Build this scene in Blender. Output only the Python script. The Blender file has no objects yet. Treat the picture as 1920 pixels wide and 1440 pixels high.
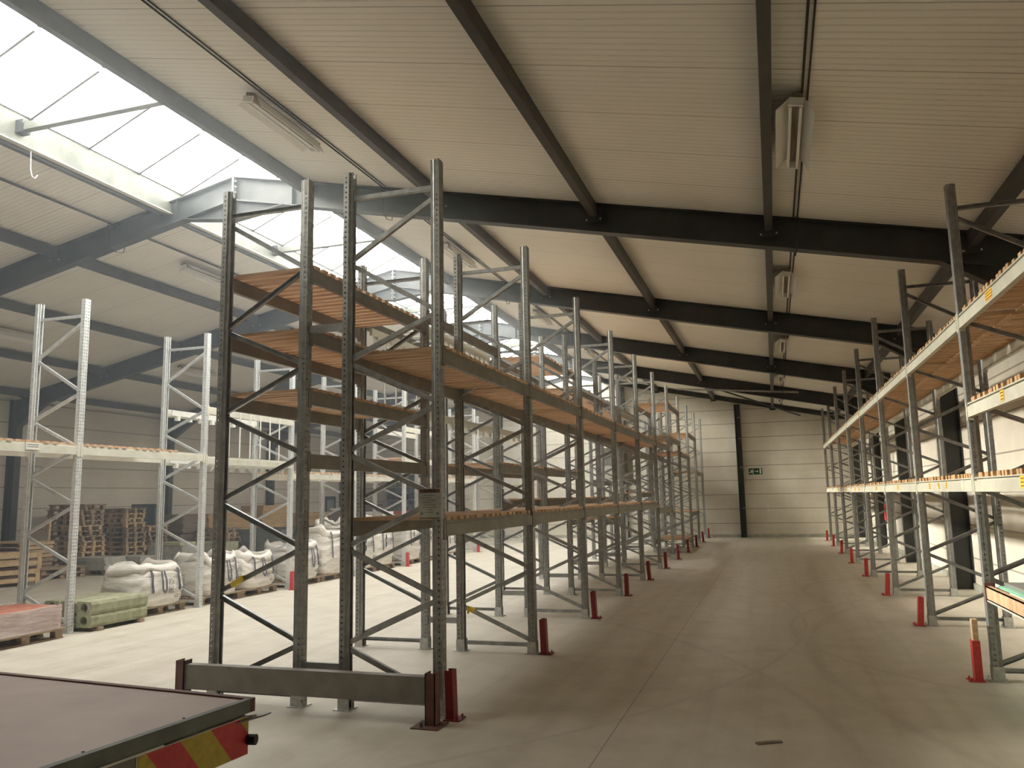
import bpy, math, random
from mathutils import Vector, Matrix
random.seed(7)
C = bpy.context.scene.collection
R = math.radians
# ------------------------------------------------------------------ camera
def rot_axes(yaw, pit, roll):
    f = Vector((-math.sin(yaw)*math.cos(pit), math.cos(yaw)*math.cos(pit), math.sin(pit)))
    r = Vector((math.cos(yaw), math.sin(yaw), 0)); u = r.cross(f)
    c, s = math.cos(roll), math.sin(roll)
    return c*r+s*u, -s*r+c*u, f
cd = bpy.data.cameras.new('camera'); cam = bpy.data.objects.new('camera', cd); C.objects.link(cam)
r_, u_, f_ = rot_axes(.3098, .1399, -.0192)
cam.matrix_world = Matrix(((r_.x, u_.x, -f_.x, 0), (r_.y, u_.y, -f_.y, 0), (r_.z, u_.z, -f_.z, 1.8415), (0, 0, 0, 1)))
cd.sensor_width = 36; cd.lens = 1508.8/1920*36; cd.clip_start = .02; cd.clip_end = 200
bpy.context.scene.camera = cam
# ------------------------------------------------------------------ sky, exposure
SC = bpy.context.scene
w = bpy.data.worlds.new('overcast_sky'); SC.world = w; w.use_nodes = True
w.node_tree.nodes['Background'].inputs[0].default_value = (1.0, .97, .92, 1)
w.node_tree.nodes['Background'].inputs[1].default_value = 8.0
SC.view_settings.view_transform = 'Standard'; SC.view_settings.look = 'None'
SC.view_settings.gamma = 1; SC.view_settings.use_curve_mapping = False
SC.view_settings.exposure = 0.62
SC.cycles.diffuse_bounces = 8; SC.cycles.max_bounces = 16; SC.cycles.transparent_max_bounces = 32
pl = bpy.data.lights.new('skylight_portal', 'AREA'); pl.shape = 'RECTANGLE'; pl.size = 2.6; pl.size_y = 32.4
pl.cycles.is_portal = True
po = bpy.data.objects.new('skylight_portal', pl); C.objects.link(po); po.location = (-8.38, 19.4, 7.02)
sl_ = bpy.data.lights.new('veiled_sun', 'SUN'); sl_.energy = 33.0; sl_.angle = R(24); sl_.color = (1, .93, .80)
so = bpy.data.objects.new('veiled_sun', sl_); C.objects.link(so); so.location = (-30, 5, 20)
so.rotation_euler = Vector((1, .09, -.44)).to_track_quat('-Z', 'Y').to_euler()
# ------------------------------------------------------------------ materials
def newmat(name):
    m = bpy.data.materials.new(name); m.use_nodes = True
    nt = m.node_tree; b = nt.nodes['Principled BSDF']
    return m, nt, b
def N(nt, t, **k):
    n = nt.nodes.new(t)
    for a, v in k.items(): setattr(n, a, v)
    return n
def ramp(nt, fac, stops):
    r = N(nt, 'ShaderNodeValToRGB'); cr = r.color_ramp
    cr.elements[0].position, cr.elements[0].color = stops[0][0], (*stops[0][1], 1)
    cr.elements[1].position, cr.elements[1].color = stops[-1][0], (*stops[-1][1], 1)
    for p, c in stops[1:-1]:
        e = cr.elements.new(p); e.color = (*c, 1)
    nt.links.new(fac, r.inputs[0]); return r.outputs[0]
def coords(nt, kind='Object', scale=(1, 1, 1), rotz=0):
    tc = N(nt, 'ShaderNodeTexCoord'); mp = N(nt, 'ShaderNodeMapping')
    mp.inputs['Scale'].default_value = scale; mp.inputs['Rotation'].default_value = (0, 0, rotz)
    nt.links.new(tc.outputs[kind], mp.inputs[0]); return mp.outputs[0]
def noise(nt, vec, scale, detail=4, rough=.55):
    n = N(nt, 'ShaderNodeTexNoise'); n.inputs['Scale'].default_value = scale
    n.inputs['Detail'].default_value = detail; n.inputs['Roughness'].default_value = rough
    nt.links.new(vec, n.inputs['Vector']); return n.outputs[0]
def math_(nt, op, a, b=None, c=None):
    n = N(nt, 'ShaderNodeMath', operation=op)
    for i, v in enumerate((a, b, c)):
        if v is None: continue
        if isinstance(v, (int, float)): n.inputs[i].default_value = v
        else: nt.links.new(v, n.inputs[i])
    return n.outputs[0]
def mixc(nt, fac, a, b, blend='MIX'):
    n = N(nt, 'ShaderNodeMix', data_type='RGBA', blend_type=blend)
    for i, v in ((0, fac), (6, a), (7, b)):
        if isinstance(v, (int, float)): n.inputs[i].default_value = v
        elif isinstance(v, tuple): n.inputs[i].default_value = (*v, 1)
        else: nt.links.new(v, n.inputs[i])
    return n.outputs[2]
def bump(nt, b, h, strength=.3, dist=.01):
    n = N(nt, 'ShaderNodeBump'); n.inputs['Strength'].default_value = strength; n.inputs['Distance'].default_value = dist
    nt.links.new(h, n.inputs['Height']); nt.links.new(n.outputs[0], b.inputs['Normal'])
def mottled(name, c1, c2, scale=6, rough=.6, metal=0, stretch=(1, 1, 1), bmp=.1, kind='Object'):
    m, nt, b = newmat(name); v = coords(nt, kind, stretch)
    f = noise(nt, v, scale)
    nt.links.new(ramp(nt, f, [(.32, c1), (.68, c2)]), b.inputs['Base Color'])
    b.inputs['Roughness'].default_value = rough; b.inputs['Metallic'].default_value = metal
    if bmp: bump(nt, b, noise(nt, v, scale*4), bmp, .004)
    return m
def plain(name, c, rough=.6, metal=0):
    m, nt, b = newmat(name); b.inputs['Base Color'].default_value = (*c, 1)
    b.inputs['Roughness'].default_value = rough; b.inputs['Metallic'].default_value = metal
    v = coords(nt); f = noise(nt, v, 9)
    nt.links.new(mixc(nt, f, tuple(x*.9 for x in c), tuple(min(1, x*1.08) for x in c)), b.inputs['Base Color'])
    return m
# galvanised uprights: two rows of punched holes in the front face, one row in each side
def upright_mat(name, c1, c2, metal=.55):
    m, nt, b = newmat(name)
    tc = N(nt, 'ShaderNodeTexCoord'); sp = N(nt, 'ShaderNodeSeparateXYZ'); nt.links.new(tc.outputs['Object'], sp.inputs[0])
    X, Y, Z = sp.outputs
    ge = N(nt, 'ShaderNodeNewGeometry')
    tr = N(nt, 'ShaderNodeVectorTransform', vector_type='NORMAL', convert_from='WORLD', convert_to='OBJECT')
    nt.links.new(ge.outputs['True Normal'], tr.inputs[0]); sn = N(nt, 'ShaderNodeSeparateXYZ'); nt.links.new(tr.outputs[0], sn.inputs[0])
    dz = math_(nt, 'SUBTRACT', math_(nt, 'PINGPONG', Z, .025), 0.0)
    dz2 = math_(nt, 'MULTIPLY', dz, dz)
    dy = math_(nt, 'SUBTRACT', math_(nt, 'ABSOLUTE', Y), .024)
    df = math_(nt, 'SQRT', math_(nt, 'ADD', math_(nt, 'MULTIPLY', dy, dy), dz2))
    dx = math_(nt, 'ADD', X, .026)
    ds = math_(nt, 'SQRT', math_(nt, 'ADD', math_(nt, 'MULTIPLY', dx, dx), dz2))
    isf = math_(nt, 'MULTIPLY', math_(nt, 'GREATER_THAN', math_(nt, 'ABSOLUTE', sn.outputs[0]), .7), math_(nt, 'GREATER_THAN', X, -.02))
    iss = math_(nt, 'GREATER_THAN', math_(nt, 'ABSOLUTE', sn.outputs[1]), .7)
    hf = math_(nt, 'MULTIPLY', isf, math_(nt, 'LESS_THAN', df, .0085))
    hs = math_(nt, 'MULTIPLY', iss, math_(nt, 'LESS_THAN', ds, .0090))
    hole = math_(nt, 'MAXIMUM', hf, hs)
    f = noise(nt, coords(nt), 14)
    nt.links.new(ramp(nt, f, [(.3, c1), (.7, c2)]), b.inputs['Base Color'])
    b.inputs['Metallic'].default_value = metal; b.inputs['Roughness'].default_value = .42
    t = N(nt, 'ShaderNodeBsdfTransparent'); mx = N(nt, 'ShaderNodeMixShader')
    nt.links.new(hole, mx.inputs[0]); nt.links.new(b.outputs[0], mx.inputs[1]); nt.links.new(t.outputs[0], mx.inputs[2])
    nt.links.new(mx.outputs[0], nt.nodes['Material Output'].inputs[0])
    return m
M = {}
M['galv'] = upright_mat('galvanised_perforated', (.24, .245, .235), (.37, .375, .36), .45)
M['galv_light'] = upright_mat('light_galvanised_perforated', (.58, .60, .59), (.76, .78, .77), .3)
M['brace'] = mottled('galvanised_brace', (.28, .29, .29), (.43, .44, .43), 12, .4, .55)
M['brace_light'] = mottled('light_galvanised_brace', (.50, .52, .52), (.68, .70, .69), 12, .4, .35)
M['foot'] = mottled('galvanised_foot', (.42, .43, .41), (.6, .61, .58), 18, .5, .45)
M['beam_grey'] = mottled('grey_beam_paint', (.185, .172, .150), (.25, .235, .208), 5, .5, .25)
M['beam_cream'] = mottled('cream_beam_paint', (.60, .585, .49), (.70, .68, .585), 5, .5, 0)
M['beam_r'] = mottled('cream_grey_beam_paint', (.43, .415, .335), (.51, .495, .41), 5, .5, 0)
M['white_wire'] = plain('white_wire', (.74, .74, .68), .45)
M['steel_dark'] = mottled('dark_steel_paint', (.032, .036, .036), (.052, .057, .056), 3, .45, .1)
M['bolt'] = plain('bolt', (.62, .62, .6), .35, .7)
M['purlin'] = mottled('dark_purlin_paint', (.045, .044, .041), (.066, .063, .058), 4, .5, .1)
M['kerb'] = mottled('zinc_kerb', (.10, .105, .085), (.19, .195, .16), 2.2, .5, .2)
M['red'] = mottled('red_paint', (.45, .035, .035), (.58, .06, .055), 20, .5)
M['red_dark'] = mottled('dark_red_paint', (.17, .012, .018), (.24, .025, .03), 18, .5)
M['rust'] = mottled('rust_brown_primer', (.10, .045, .035), (.17, .08, .06), 10, .6)
M['white'] = plain('white_enamel', (.72, .71, .66), .4)
M['tube'] = plain('lamp_tube', (.75, .75, .72), .3)
M['pale_sack'] = plain('pale_yellow_sack', (.50, .50, .30), .7)
M['black'] = plain('black_rubber', (.02, .02, .022), .6)
M['cable'] = plain('grey_conduit', (.035, .032, .027), .8)
M['yellow'] = mottled('yellow_tape', (.62, .42, .03), (.75, .55, .05), 20, .5)
M['orange_label'] = mottled('orange_label', (.86, .40, .02), (.92, .58, .06), 60, .6)
M['white_label'] = plain('white_label', (.75, .73, .66), .7)
M['ink'] = plain('black_ink', (.03, .03, .035), .7)
M['green_sign'] = plain('green_sign', (.012, .06, .022), .4)
M['strap'] = plain('grey_strap', (.10, .095, .12), .8)
M['concrete_green'] = mottled('mossy_concrete', (.22, .23, .13), (.40, .40, .27), 7, .9, 0, (1, 1, 1), .4)
M['concrete_grey'] = mottled('grey_concrete_slabs', (.30, .30, .26), (.46, .46, .40), 6, .9, 0, (1, 1, 1), .3)
M['brick'] = mottled('red_brick', (.30, .10, .06), (.48, .19, .12), 9, .85)
M['pallet'] = mottled('weathered_pallet_wood', (.19, .14, .09), (.42, .31, .20), 8, .85, 0, (1, 3, 3), .3)
M['pallet_new'] = mottled('fresh_pallet_wood', (.42, .29, .16), (.62, .46, .28), 8, .8, 0, (1, 3, 3), .3)
M['timber'] = mottled('yellow_timber', (.36, .23, .10), (.56, .38, .18), 5, .8, 0, (4, .4, 4), .3)
M['timber_dark'] = mottled('grey_timber', (.14, .11, .08), (.26, .21, .15), 5, .85, 0, (4, .4, 4), .3)
M['bin'] = mottled('grey_steel_bin', (.11, .12, .11), (.19, .20, .18), 5, .6, .3)
M['door'] = plain('dark_teal_door', (.025, .04, .045), .5)
M['sheet_dark'] = mottled('dark_grey_sheet_panel', (.13, .125, .115), (.20, .19, .175), 4, .5, .2)
M['sheet_grey'] = mottled('grey_sheet_metal', (.26, .26, .24), (.36, .36, .33), 3, .45, .4)
def wood_deck(name, c1, c2, c3):
    m, nt, b = newmat(name); v = coords(nt, 'Object', (1.2, 9, 9))
    f = noise(nt, v, 2.2, 5, .6); v2 = coords(nt, 'Object', (.4, 7.1, 1)); g = noise(nt, v2, 1.0, 1)
    base = ramp(nt, f, [(.3, c1), (.55, c2), (.75, c3)])
    nt.links.new(mixc(nt, .45, base, ramp(nt, g, [(.35, c1), (.65, c3)])), b.inputs['Base Color'])
    b.inputs['Roughness'].default_value = .7; bump(nt, b, f, .2, .004); return m
M['deck'] = wood_deck('spruce_deck', (.44, .25, .14), (.62, .40, .24), (.76, .55, .36))
M['deck_r'] = wood_deck('brown_deck', (.30, .16, .07), (.48, .29, .14), (.64, .44, .25))
# bags: woven plastic, slightly translucent
def bag_mat():
    m, nt, b = newmat('white_woven_plastic'); v = coords(nt, 'Object', (1, 1, 5))
    f = noise(nt, v, 3.5, 5)
    nt.links.new(ramp(nt, f, [(.3, (.62, .58, .52)), (.6, (.80, .77, .71))]), b.inputs['Base Color'])
    b.inputs['Roughness'].default_value = .55; bump(nt, b, noise(nt, coords(nt, 'Object', (1, 1, 4)), 9, 3), .6, .02); return m
M['bag'] = bag_mat()
def film_mat():
    m, nt, b = newmat('clear_stretch_film'); v = coords(nt, 'Object', (1, 1, 6))
    f = noise(nt, v, 3.0, 4)
    b.inputs['Base Color'].default_value = (.78, .73, .71, 1); b.inputs['Roughness'].default_value = .3
    t = N(nt, 'ShaderNodeBsdfTransparent'); mx = N(nt, 'ShaderNodeMixShader')
    nt.links.new(math_(nt, 'MULTIPLY_ADD', f, 1.0, .08), mx.inputs[0]); nt.links.new(t.outputs[0], mx.inputs[1]); nt.links.new(b.outputs[0], mx.inputs[2])
    nt.links.new(mx.outputs[0], nt.nodes['Material Output'].inputs[0]); bump(nt, b, f, .8, .03); return m
M['film'] = film_mat()
def glass_mat():
    m, nt, b = newmat('clear_skylight_pane')
    t = N(nt, 'ShaderNodeBsdfTransparent'); t.inputs[0].default_value = (.95, .96, .96, 1)
    g = N(nt, 'ShaderNodeBsdfGlossy'); g.inputs['Roughness'].default_value = .15
    mx = N(nt, 'ShaderNodeMixShader'); mx.inputs[0].default_value = .04
    nt.links.new(t.outputs[0], mx.inputs[1]); nt.links.new(g.outputs[0], mx.inputs[2])
    nt.links.new(mx.outputs[0], nt.nodes['Material Output'].inputs[0]); return m
M['glass'] = glass_mat()
def green_glass():
    m, nt, b = newmat('green_edged_glass'); b.inputs['Base Color'].default_value = (.28, .62, .46, 1)
    b.inputs['Roughness'].default_value = .12; return m
M['green_glass'] = green_glass()
def floor_mat():
    m, nt, b = newmat('power_floated_concrete'); v = coords(nt, 'Object')
    big = noise(nt, v, .35, 5, .6); mid = noise(nt, v, 2.3, 6, .65)
    trk = noise(nt, coords(nt, 'Object', (2.2, .10, 1), R(4)), 1.6, 4, .6)
    fine = noise(nt, v, 40, 3)
    c = ramp(nt, big, [(.3, (.43, .385, .305)), (.5, (.52, .475, .39)), (.72, (.58, .535, .45))])
    c = mixc(nt, .62, c, ramp(nt, mid, [(.32, (.36, .325, .26)), (.5, (.50, .46, .385)), (.68, (.61, .57, .485))]), 'MIX')
    c = mixc(nt, .30, c, ramp(nt, trk, [(.34, (.38, .34, .27)), (.50, (.54, .50, .42)), (.7, (.60, .56, .48))]), 'MIX')
    sp = N(nt, 'ShaderNodeSeparateXYZ'); nt.links.new(v, sp.inputs[0])
    # dark rubber arcs left by forklift tyres
    def arc(cx, cy, rr, wd):
        dx = math_(nt, 'SUBTRACT', sp.outputs[0], cx); dy = math_(nt, 'SUBTRACT', sp.outputs[1], cy)
        d = math_(nt, 'SQRT', math_(nt, 'ADD', math_(nt, 'MULTIPLY', dx, dx), math_(nt, 'MULTIPLY', dy, dy)))
        e = math_(nt, 'ABSOLUTE', math_(nt, 'SUBTRACT', d, rr))
        return math_(nt, 'SUBTRACT', 1, math_(nt, 'MINIMUM', math_(nt, 'DIVIDE', e, wd), 1))
    marks = None
    for cx, cy, rr, wd in ((9.4, 10.5, 9.1, .10), (-10.0, 12.5, 10.3, .05), (3.5, 16.5, 3.1, .10), (.6, 15.5, .75, .05), (-9.0, 5.0, 9.6, .08), (4.6, 12, 4.5, .06)):
        a = arc(cx, cy, rr, wd); marks = a if marks is None else math_(nt, 'MAXIMUM', marks, a)
    marks = math_(nt, 'MULTIPLY', marks, math_(nt, 'MULTIPLY', math_(nt, 'GREATER_THAN', mid, .46), .20))
    c = mixc(nt, marks, c, (.16, .14, .11))
    # sawn joints
    j = None
    for cx in (-1.32, -7.4, -13.6):
        a = math_(nt, 'LESS_THAN', math_(nt, 'ABSOLUTE', math_(nt, 'SUBTRACT', sp.outputs[0], cx)), .005); j = a if j is None else math_(nt, 'MAXIMUM', j, a)
    c = mixc(nt, math_(nt, 'MULTIPLY', j, .6), c, (.12, .11, .09))
    nt.links.new(c, b.inputs['Base Color'])
    nt.links.new(math_(nt, 'MULTIPLY_ADD', mid, .35, .42), b.inputs['Roughness'])
    bump(nt, b, fine, .08, .003); return m
M['floor'] = floor_mat()
def ceiling_mat():
    m, nt, b = newmat('ribbed_roof_liner'); tc = N(nt, 'ShaderNodeTexCoord')
    sp = N(nt, 'ShaderNodeSeparateXYZ'); nt.links.new(tc.outputs['Object'], sp.inputs[0])
    rib = math_(nt, 'PINGPONG', sp.outputs[1], .05)
    ribm = math_(nt, 'SMOOTH_MIN', math_(nt, 'DIVIDE', rib, .05), .35, .1)
    joint = math_(nt, 'LESS_THAN', math_(nt, 'PINGPONG', sp.outputs[1], .5), .006)
    f = noise(nt, tc.outputs['Object'], .5, 4)
    c = ramp(nt, f, [(.3, (.80, .77, .68)), (.7, (.88, .85, .77))])
    c = mixc(nt, math_(nt, 'MULTIPLY', joint, .5), c, (.16, .15, .12))
    c = mixc(nt, math_(nt, 'MULTIPLY', math_(nt, 'LESS_THAN', rib, .009), .16), c, (.30, .28, .23))
    nt.links.new(c, b.inputs['Base Color']); b.inputs['Roughness'].default_value = .42
    bump(nt, b, ribm, .7, .02); return m
M['ceiling'] = ceiling_mat()
def wall_mat(axis):
    m, nt, b = newmat('concrete_panels_'+'xy'[axis]); tc = N(nt, 'ShaderNodeTexCoord')
    sp = N(nt, 'ShaderNodeSeparateXYZ'); nt.links.new(tc.outputs['Object'], sp.inputs[0])
    joint = math_(nt, 'LESS_THAN', math_(nt, 'PINGPONG', math_(nt, 'ADD', sp.outputs[2], .02), .3), .013)
    lower = math_(nt, 'GREATER_THAN', math_(nt, 'PINGPONG', math_(nt, 'ADD', sp.outputs[2], .02), .6), .3)
    f = noise(nt, tc.outputs['Object'], .9, 5, .6)
    g = noise(nt, coords(nt, 'Object', (.6, .6, .25)), 1.1, 4)
    spl = noise(nt, coords(nt, 'Object', (3.0, 3.0, 1.0)), 2.0, 3, .5)
    c = ramp(nt, f, [(.3, (.56, .52, .44)), (.7, (.70, .66, .57))])
    c = mixc(nt, .35, c, ramp(nt, g, [(.35, (.47, .43, .35)), (.65, (.74, .70, .61))]))
    c = mixc(nt, math_(nt, 'MULTIPLY', math_(nt, 'GREATER_THAN', spl, .70), .45), c, (.74, .70, .62))
    c = mixc(nt, math_(nt, 'MULTIPLY', lower, .08), c, (.35, .31, .25))
    c = mixc(nt, math_(nt, 'MULTIPLY', joint, .75), c, (.17, .15, .12))
    nt.links.new(c, b.inputs['Base Color']); b.inputs['Roughness'].default_value = .85
    bump(nt, b, math_(nt, 'SUBTRACT', f, joint), .3, .01); return m
M['wall'] = wall_mat(0)
def deckplate_mat():
    m, nt, b = newmat('brown_phenolic_ply'); v = coords(nt)
    f = noise(nt, v, 1.8, 6, .6); g = noise(nt, coords(nt, 'Object', (1, 8, 1)), 3, 4)
    c = ramp(nt, f, [(.3, (.34, .24, .205)), (.6, (.44, .335, .29)), (.8, (.50, .41, .35))])
    c = mixc(nt, math_(nt, 'MULTIPLY', math_(nt, 'GREATER_THAN', g, .64), .3), c, (.42, .36, .27))
    nt.links.new(c, b.inputs['Base Color']); b.inputs['Roughness'].default_value = .5; bump(nt, b, g, .1, .003); return m
M['deckplate'] = deckplate_mat()
# ------------------------------------------------------------------ mesh helpers
class MB:
    def __init__(s): s.v = []; s.f = []
    def add(s, vs, fs):
        o = len(s.v); s.v += [tuple(v) for v in vs]; s.f += [tuple(i+o for i in f) for f in fs]; return s
    def box(s, x0, x1, y0, y1, z0, z1):
        return s.add([(x, y, z) for z in (z0, z1) for y in (y0, y1) for x in (x0, x1)],
                     [(0, 2, 3, 1), (4, 5, 7, 6), (0, 1, 5, 4), (2, 6, 7, 3), (0, 4, 6, 2), (1, 3, 7, 5)])
    def bar(s, a, b, w, h, up=(0, 0, 1)):
        a, b = Vector(a), Vector(b); d = (b-a).normalized(); sd = d.cross(Vector(up))
        if sd.length < 1e-5: sd = d.cross(Vector((1, 0, 0)))
        sd.normalize(); uu = sd.cross(d)
        vs = [p+sd*(i*w/2)+uu*(j*h/2) for p in (a, b) for j in (-1, 1) for i in (-1, 1)]
        return s.add(vs, [(0, 2, 3, 1), (4, 5, 7, 6), (0, 1, 5, 4), (2, 6, 7, 3), (0, 4, 6, 2), (1, 3, 7, 5)])
    def tube(s, pts, r, n=8, closed=False):
        pts = [Vector(p) for p in pts]; rings = []
        for i, p in enumerate(pts):
            q0 = pts[max(i-1, 0)]; q1 = pts[min(i+1, len(pts)-1)]; d = (q1-q0).normalized()
            a = d.cross(Vector((.13, .21, .97)));
            if a.length < .15: a = d.cross(Vector((1, 0, 0)))
            a.normalize(); b = d.cross(a)
            rr = r[i] if isinstance(r, (list, tuple)) else r
            rings.append([p+(a*math.cos(t)+b*math.sin(t))*rr for t in [2*math.pi*k/n for k in range(n)]])
        vs = [v for g in rings for v in g]; fs = []
        for i in range(len(rings)-1):
            for k in range(n): fs.append((i*n+k, i*n+(k+1) % n, (i+1)*n+(k+1) % n, (i+1)*n+k))
        fs += [tuple(range(n))[::-1], tuple(range((len(rings)-1)*n, len(rings)*n))]
        return s.add(vs, fs)
    def prism(s, poly, axis, a, b):
        """poly: list of 2-D points; axis: 0,1,2 the extrusion axis from a to b"""
        def P(p, t):
            return {0: (t, p[0], p[1]), 1: (p[0], t, p[1]), 2: (p[0], p[1], t)}[axis]
        n = len(poly); vs = [P(p, a) for p in poly]+[P(p, b) for p in poly]
        fs = [tuple(range(n)), tuple(range(n, 2*n))[::-1]]+[(i, n+i, n+(i+1) % n, (i+1) % n) for i in range(n)]
        return s.add(vs, fs)
    def mesh(s, name, mat, smooth=False):
        me = bpy.data.meshes.new(name); me.from_pydata(s.v, [], s.f)
        import bmesh
        bm = bmesh.new(); bm.from_mesh(me); bmesh.ops.recalc_face_normals(bm, faces=bm.faces); bm.to_mesh(me); bm.free()
        for m_ in (mat if isinstance(mat, (list, tuple)) else [mat]): me.materials.append(m_)
        if smooth:
            for p in me.polygons: p.use_smooth = True
        return me
    def build(s, name, mat, parent=None, smooth=False, loc=None):
        o = bpy.data.objects.new(name, s.mesh(name, mat, smooth)); C.objects.link(o)
        if parent: o.parent = parent
        if loc: o.location = loc
        return o
def tag(o, label=None, cat=None, group=None, kind=None):
    if label: o['label'] = label
    if cat: o['category'] = cat
    if group: o['group'] = group
    if kind: o['kind'] = kind
    return o
def empty(name, loc=(0, 0, 0), rz=0, label=None, cat=None, group=None):
    o = bpy.data.objects.new(name, None); C.objects.link(o); o.location = loc; o.rotation_euler = (0, 0, rz)
    o.empty_display_size = .1; return tag(o, label, cat, group)
def inst(name, me, parent=None, loc=(0, 0, 0), rz=0):
    o = bpy.data.objects.new(name, me); C.objects.link(o); o.location = loc; o.rotation_euler = (0, 0, rz)
    if parent: o.parent = parent
    return o
def copy_tree(o, parent=None):
    c = o.copy(); C.objects.link(c); c.parent = parent
    for ch in list(o.children): copy_tree(ch, c)
    return c
def text_mesh(s, size, depth=.0015):
    cu = bpy.data.curves.new('lettering', 'FONT'); cu.body = s; cu.size = size; cu.extrude = depth; cu.align_x = 'CENTER'; cu.align_y = 'CENTER'
    o = bpy.data.objects.new('tmp', cu); C.objects.link(o)
    bpy.context.view_layer.update()
    me = bpy.data.meshes.new_from_object(o.evaluated_get(bpy.context.evaluated_depsgraph_get())); bpy.data.objects.remove(o); return me
ORD = ['first', 'second', 'third', 'fourth', 'fifth', 'sixth', 'seventh', 'eighth', 'ninth', 'tenth', 'eleventh', 'twelfth']
# ------------------------------------------------------------------ the hall
XR, XL, Y0, Y1, RX, RZ, SL = 3.42, -20.22, -7.0, 35.62, -8.4, 7.33, .211
def roofz(x): return RZ-SL*abs(x-RX)
tag(MB().box(XL-.3, XR+.3, Y0-.3, Y1+.3, -.2, 0).build('floor', M['floor']), kind='structure')
SKR, SKL = -7.03, -9.74
def roof_right():
    mb = MB()
    mb.prism([(SKR, roofz(SKR)), (XR+.3, roofz(XR+.3)), (XR+.3, roofz(XR+.3)+.12), (SKR, roofz(SKR)+.12)], 1, Y0-.3, Y1+.3)
    return mb
def roof_left():
    mb = MB()
    mb.prism([(SKL, roofz(SKL)), (XL-.3, roofz(XL-.3)), (XL-.3, roofz(XL-.3)+.12), (SKL, roofz(SKL)+.12)], 1, Y0-.3, Y1+.3)
    return mb
tag(roof_right().build('ceiling', M['ceiling']), kind='structure'); tag(roof_left().build('ceiling', M['ceiling']), kind='structure')
def side_wall(name, x0, x1, hole=None):
    mb = MB(); h = roofz(x0 if abs(x0-RX) > abs(x1-RX) else x1)
    if hole:
        a, b, c = hole
        mb.box(x0, x1, Y0, a, 0, h); mb.box(x0, x1, b, Y1, 0, h); mb.box(x0, x1, a, b, c, h)
    else: mb.box(x0, x1, Y0, Y1, 0, h)
    return tag(mb.build(name, M['wall']), kind='structure')
side_wall('wall_right', XR, XR+.16)
side_wall('wall_left', XL-.16, XL, (21.7, 22.9, 1.85))
gable = [(XL-.16, 0), (XR+.16, 0), (XR+.16, roofz(XR+.16)-.001), (SKR, roofz(SKR)-.001), (SKR, 7.25), (RX, 7.8), (SKL, 7.25), (SKL, roofz(SKL)-.001), (XL-.16, roofz(XL-.16)-.001)]
tag(MB().prism(gable, 1, Y1, Y1+.16).build('wall_back', M['wall']), kind='structure')
tag(MB().prism(gable, 1, Y0-.16, Y0).build('wall_front', M['wall']), kind='structure')
tag(MB().box(XL, XR, Y1-.05, Y1, 0, .12).build('baseboard_back', M['concrete_grey']), kind='structure')
tag(MB().box(XR-.03, XR, Y0, Y1, 0, .12).build('baseboard_right', M['concrete_grey']), kind='structure')
# doors in the left wall
d = MB().box(XL-.14, XL-.10, 21.7, 22.9, 0, 1.85).build('door_1', M['door']); tag(d, kind='structure')
MB().box(XL-.10, XL-.06, 22.25, 22.31, .9, 1.05).build('handle', M['bolt'], d)
d = MB().box(XL+.0, XL+.05, 33.75, 34.75, 0, 2.05).build('door_2', M['door']); tag(d, kind='structure')
MB().box(XL+.05, XL+.055, 33.95, 34.55, .95, 1.9).build('pane', M['sheet_grey'], d)
MB().box(XL+.05, XL+.09, 33.85, 33.91, .9, 1.05).build('handle', M['bolt'], d)
# ------------------------------------------------------------------ ridge skylight
ys = 3.6
YS = 3.2
tag(MB().prism([(SKL, roofz(SKL)), (RX, RZ), (SKR, roofz(SKR)), (SKR, roofz(SKR)+.12), (RX, RZ+.12), (SKL, roofz(SKL)+.12)], 1, Y0-.3, YS-.02).build('ceiling', M['ceiling']), kind='structure')  # unseen ridge roof, added to block skylight near the camera and darken the foreground
sk = empty('window_1', (0, 0, 0)); tag(sk, kind='structure')
MB().box(SKL+.003, SKL+.03, YS, Y1, 6.86, 7.27).build('kerb', M['kerb'], sk)
MB().box(SKR-.03, SKR-.003, YS, Y1, 6.86, 7.27).build('kerb', M['kerb'], sk)
MB().box(SKL-.02, SKL+.045, YS, Y1, 7.272, 7.286).build('edge_rail', M['purlin'], sk)
MB().box(SKL-.05, SKL+.05, YS, Y1, 6.845, 6.858).build('lower_flange', M['beam_cream'], sk)
RG = (RX, 7.86)
MB().bar((RX, YS, RG[1]+.02), (RX, Y1, RG[1]+.02), .04, .03).build('ridge_rail', M['white'], sk)
MB().prism([(SKL, 7.30), (RX, RG[1]+.006), (RX, RG[1]+.012), (SKL, 7.306)], 1, YS, Y1).build('pane', M['glass'], sk)
MB().prism([(SKR, 7.30), (RX, RG[1]+.006), (RX, RG[1]+.012), (SKR, 7.306)], 1, YS, Y1).build('pane', M['glass'], sk)
y = 4.05
gb = MB().bar((SKL+.03, 0, 7.275), (RX-.12, 0, RG[1]-.075), .035, .05).mesh('glazing_bar', M['purlin'])
gc = MB().box(RX-.05, RX+.02, -.025, .025, RG[1]-.05, RG[1]-.02).mesh('glazing_clip', M['purlin'])
while y < Y1:
    inst('glazing_bar', gb, sk, (0, y, 0)); inst('glazing_clip', gc, sk, (0, y, 0)); y += 1.03
MB().prism([(SKL-.03, 6.86), (SKR+.03, 6.86), (SKR+.03, 7.28), (RX, 7.88), (SKL-.03, 7.28)], 1, YS-.018, YS).build('added_end_panel', M['kerb'], sk)  # unseen closure added with the ridge roof, placed by how it dims the foreground
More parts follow.
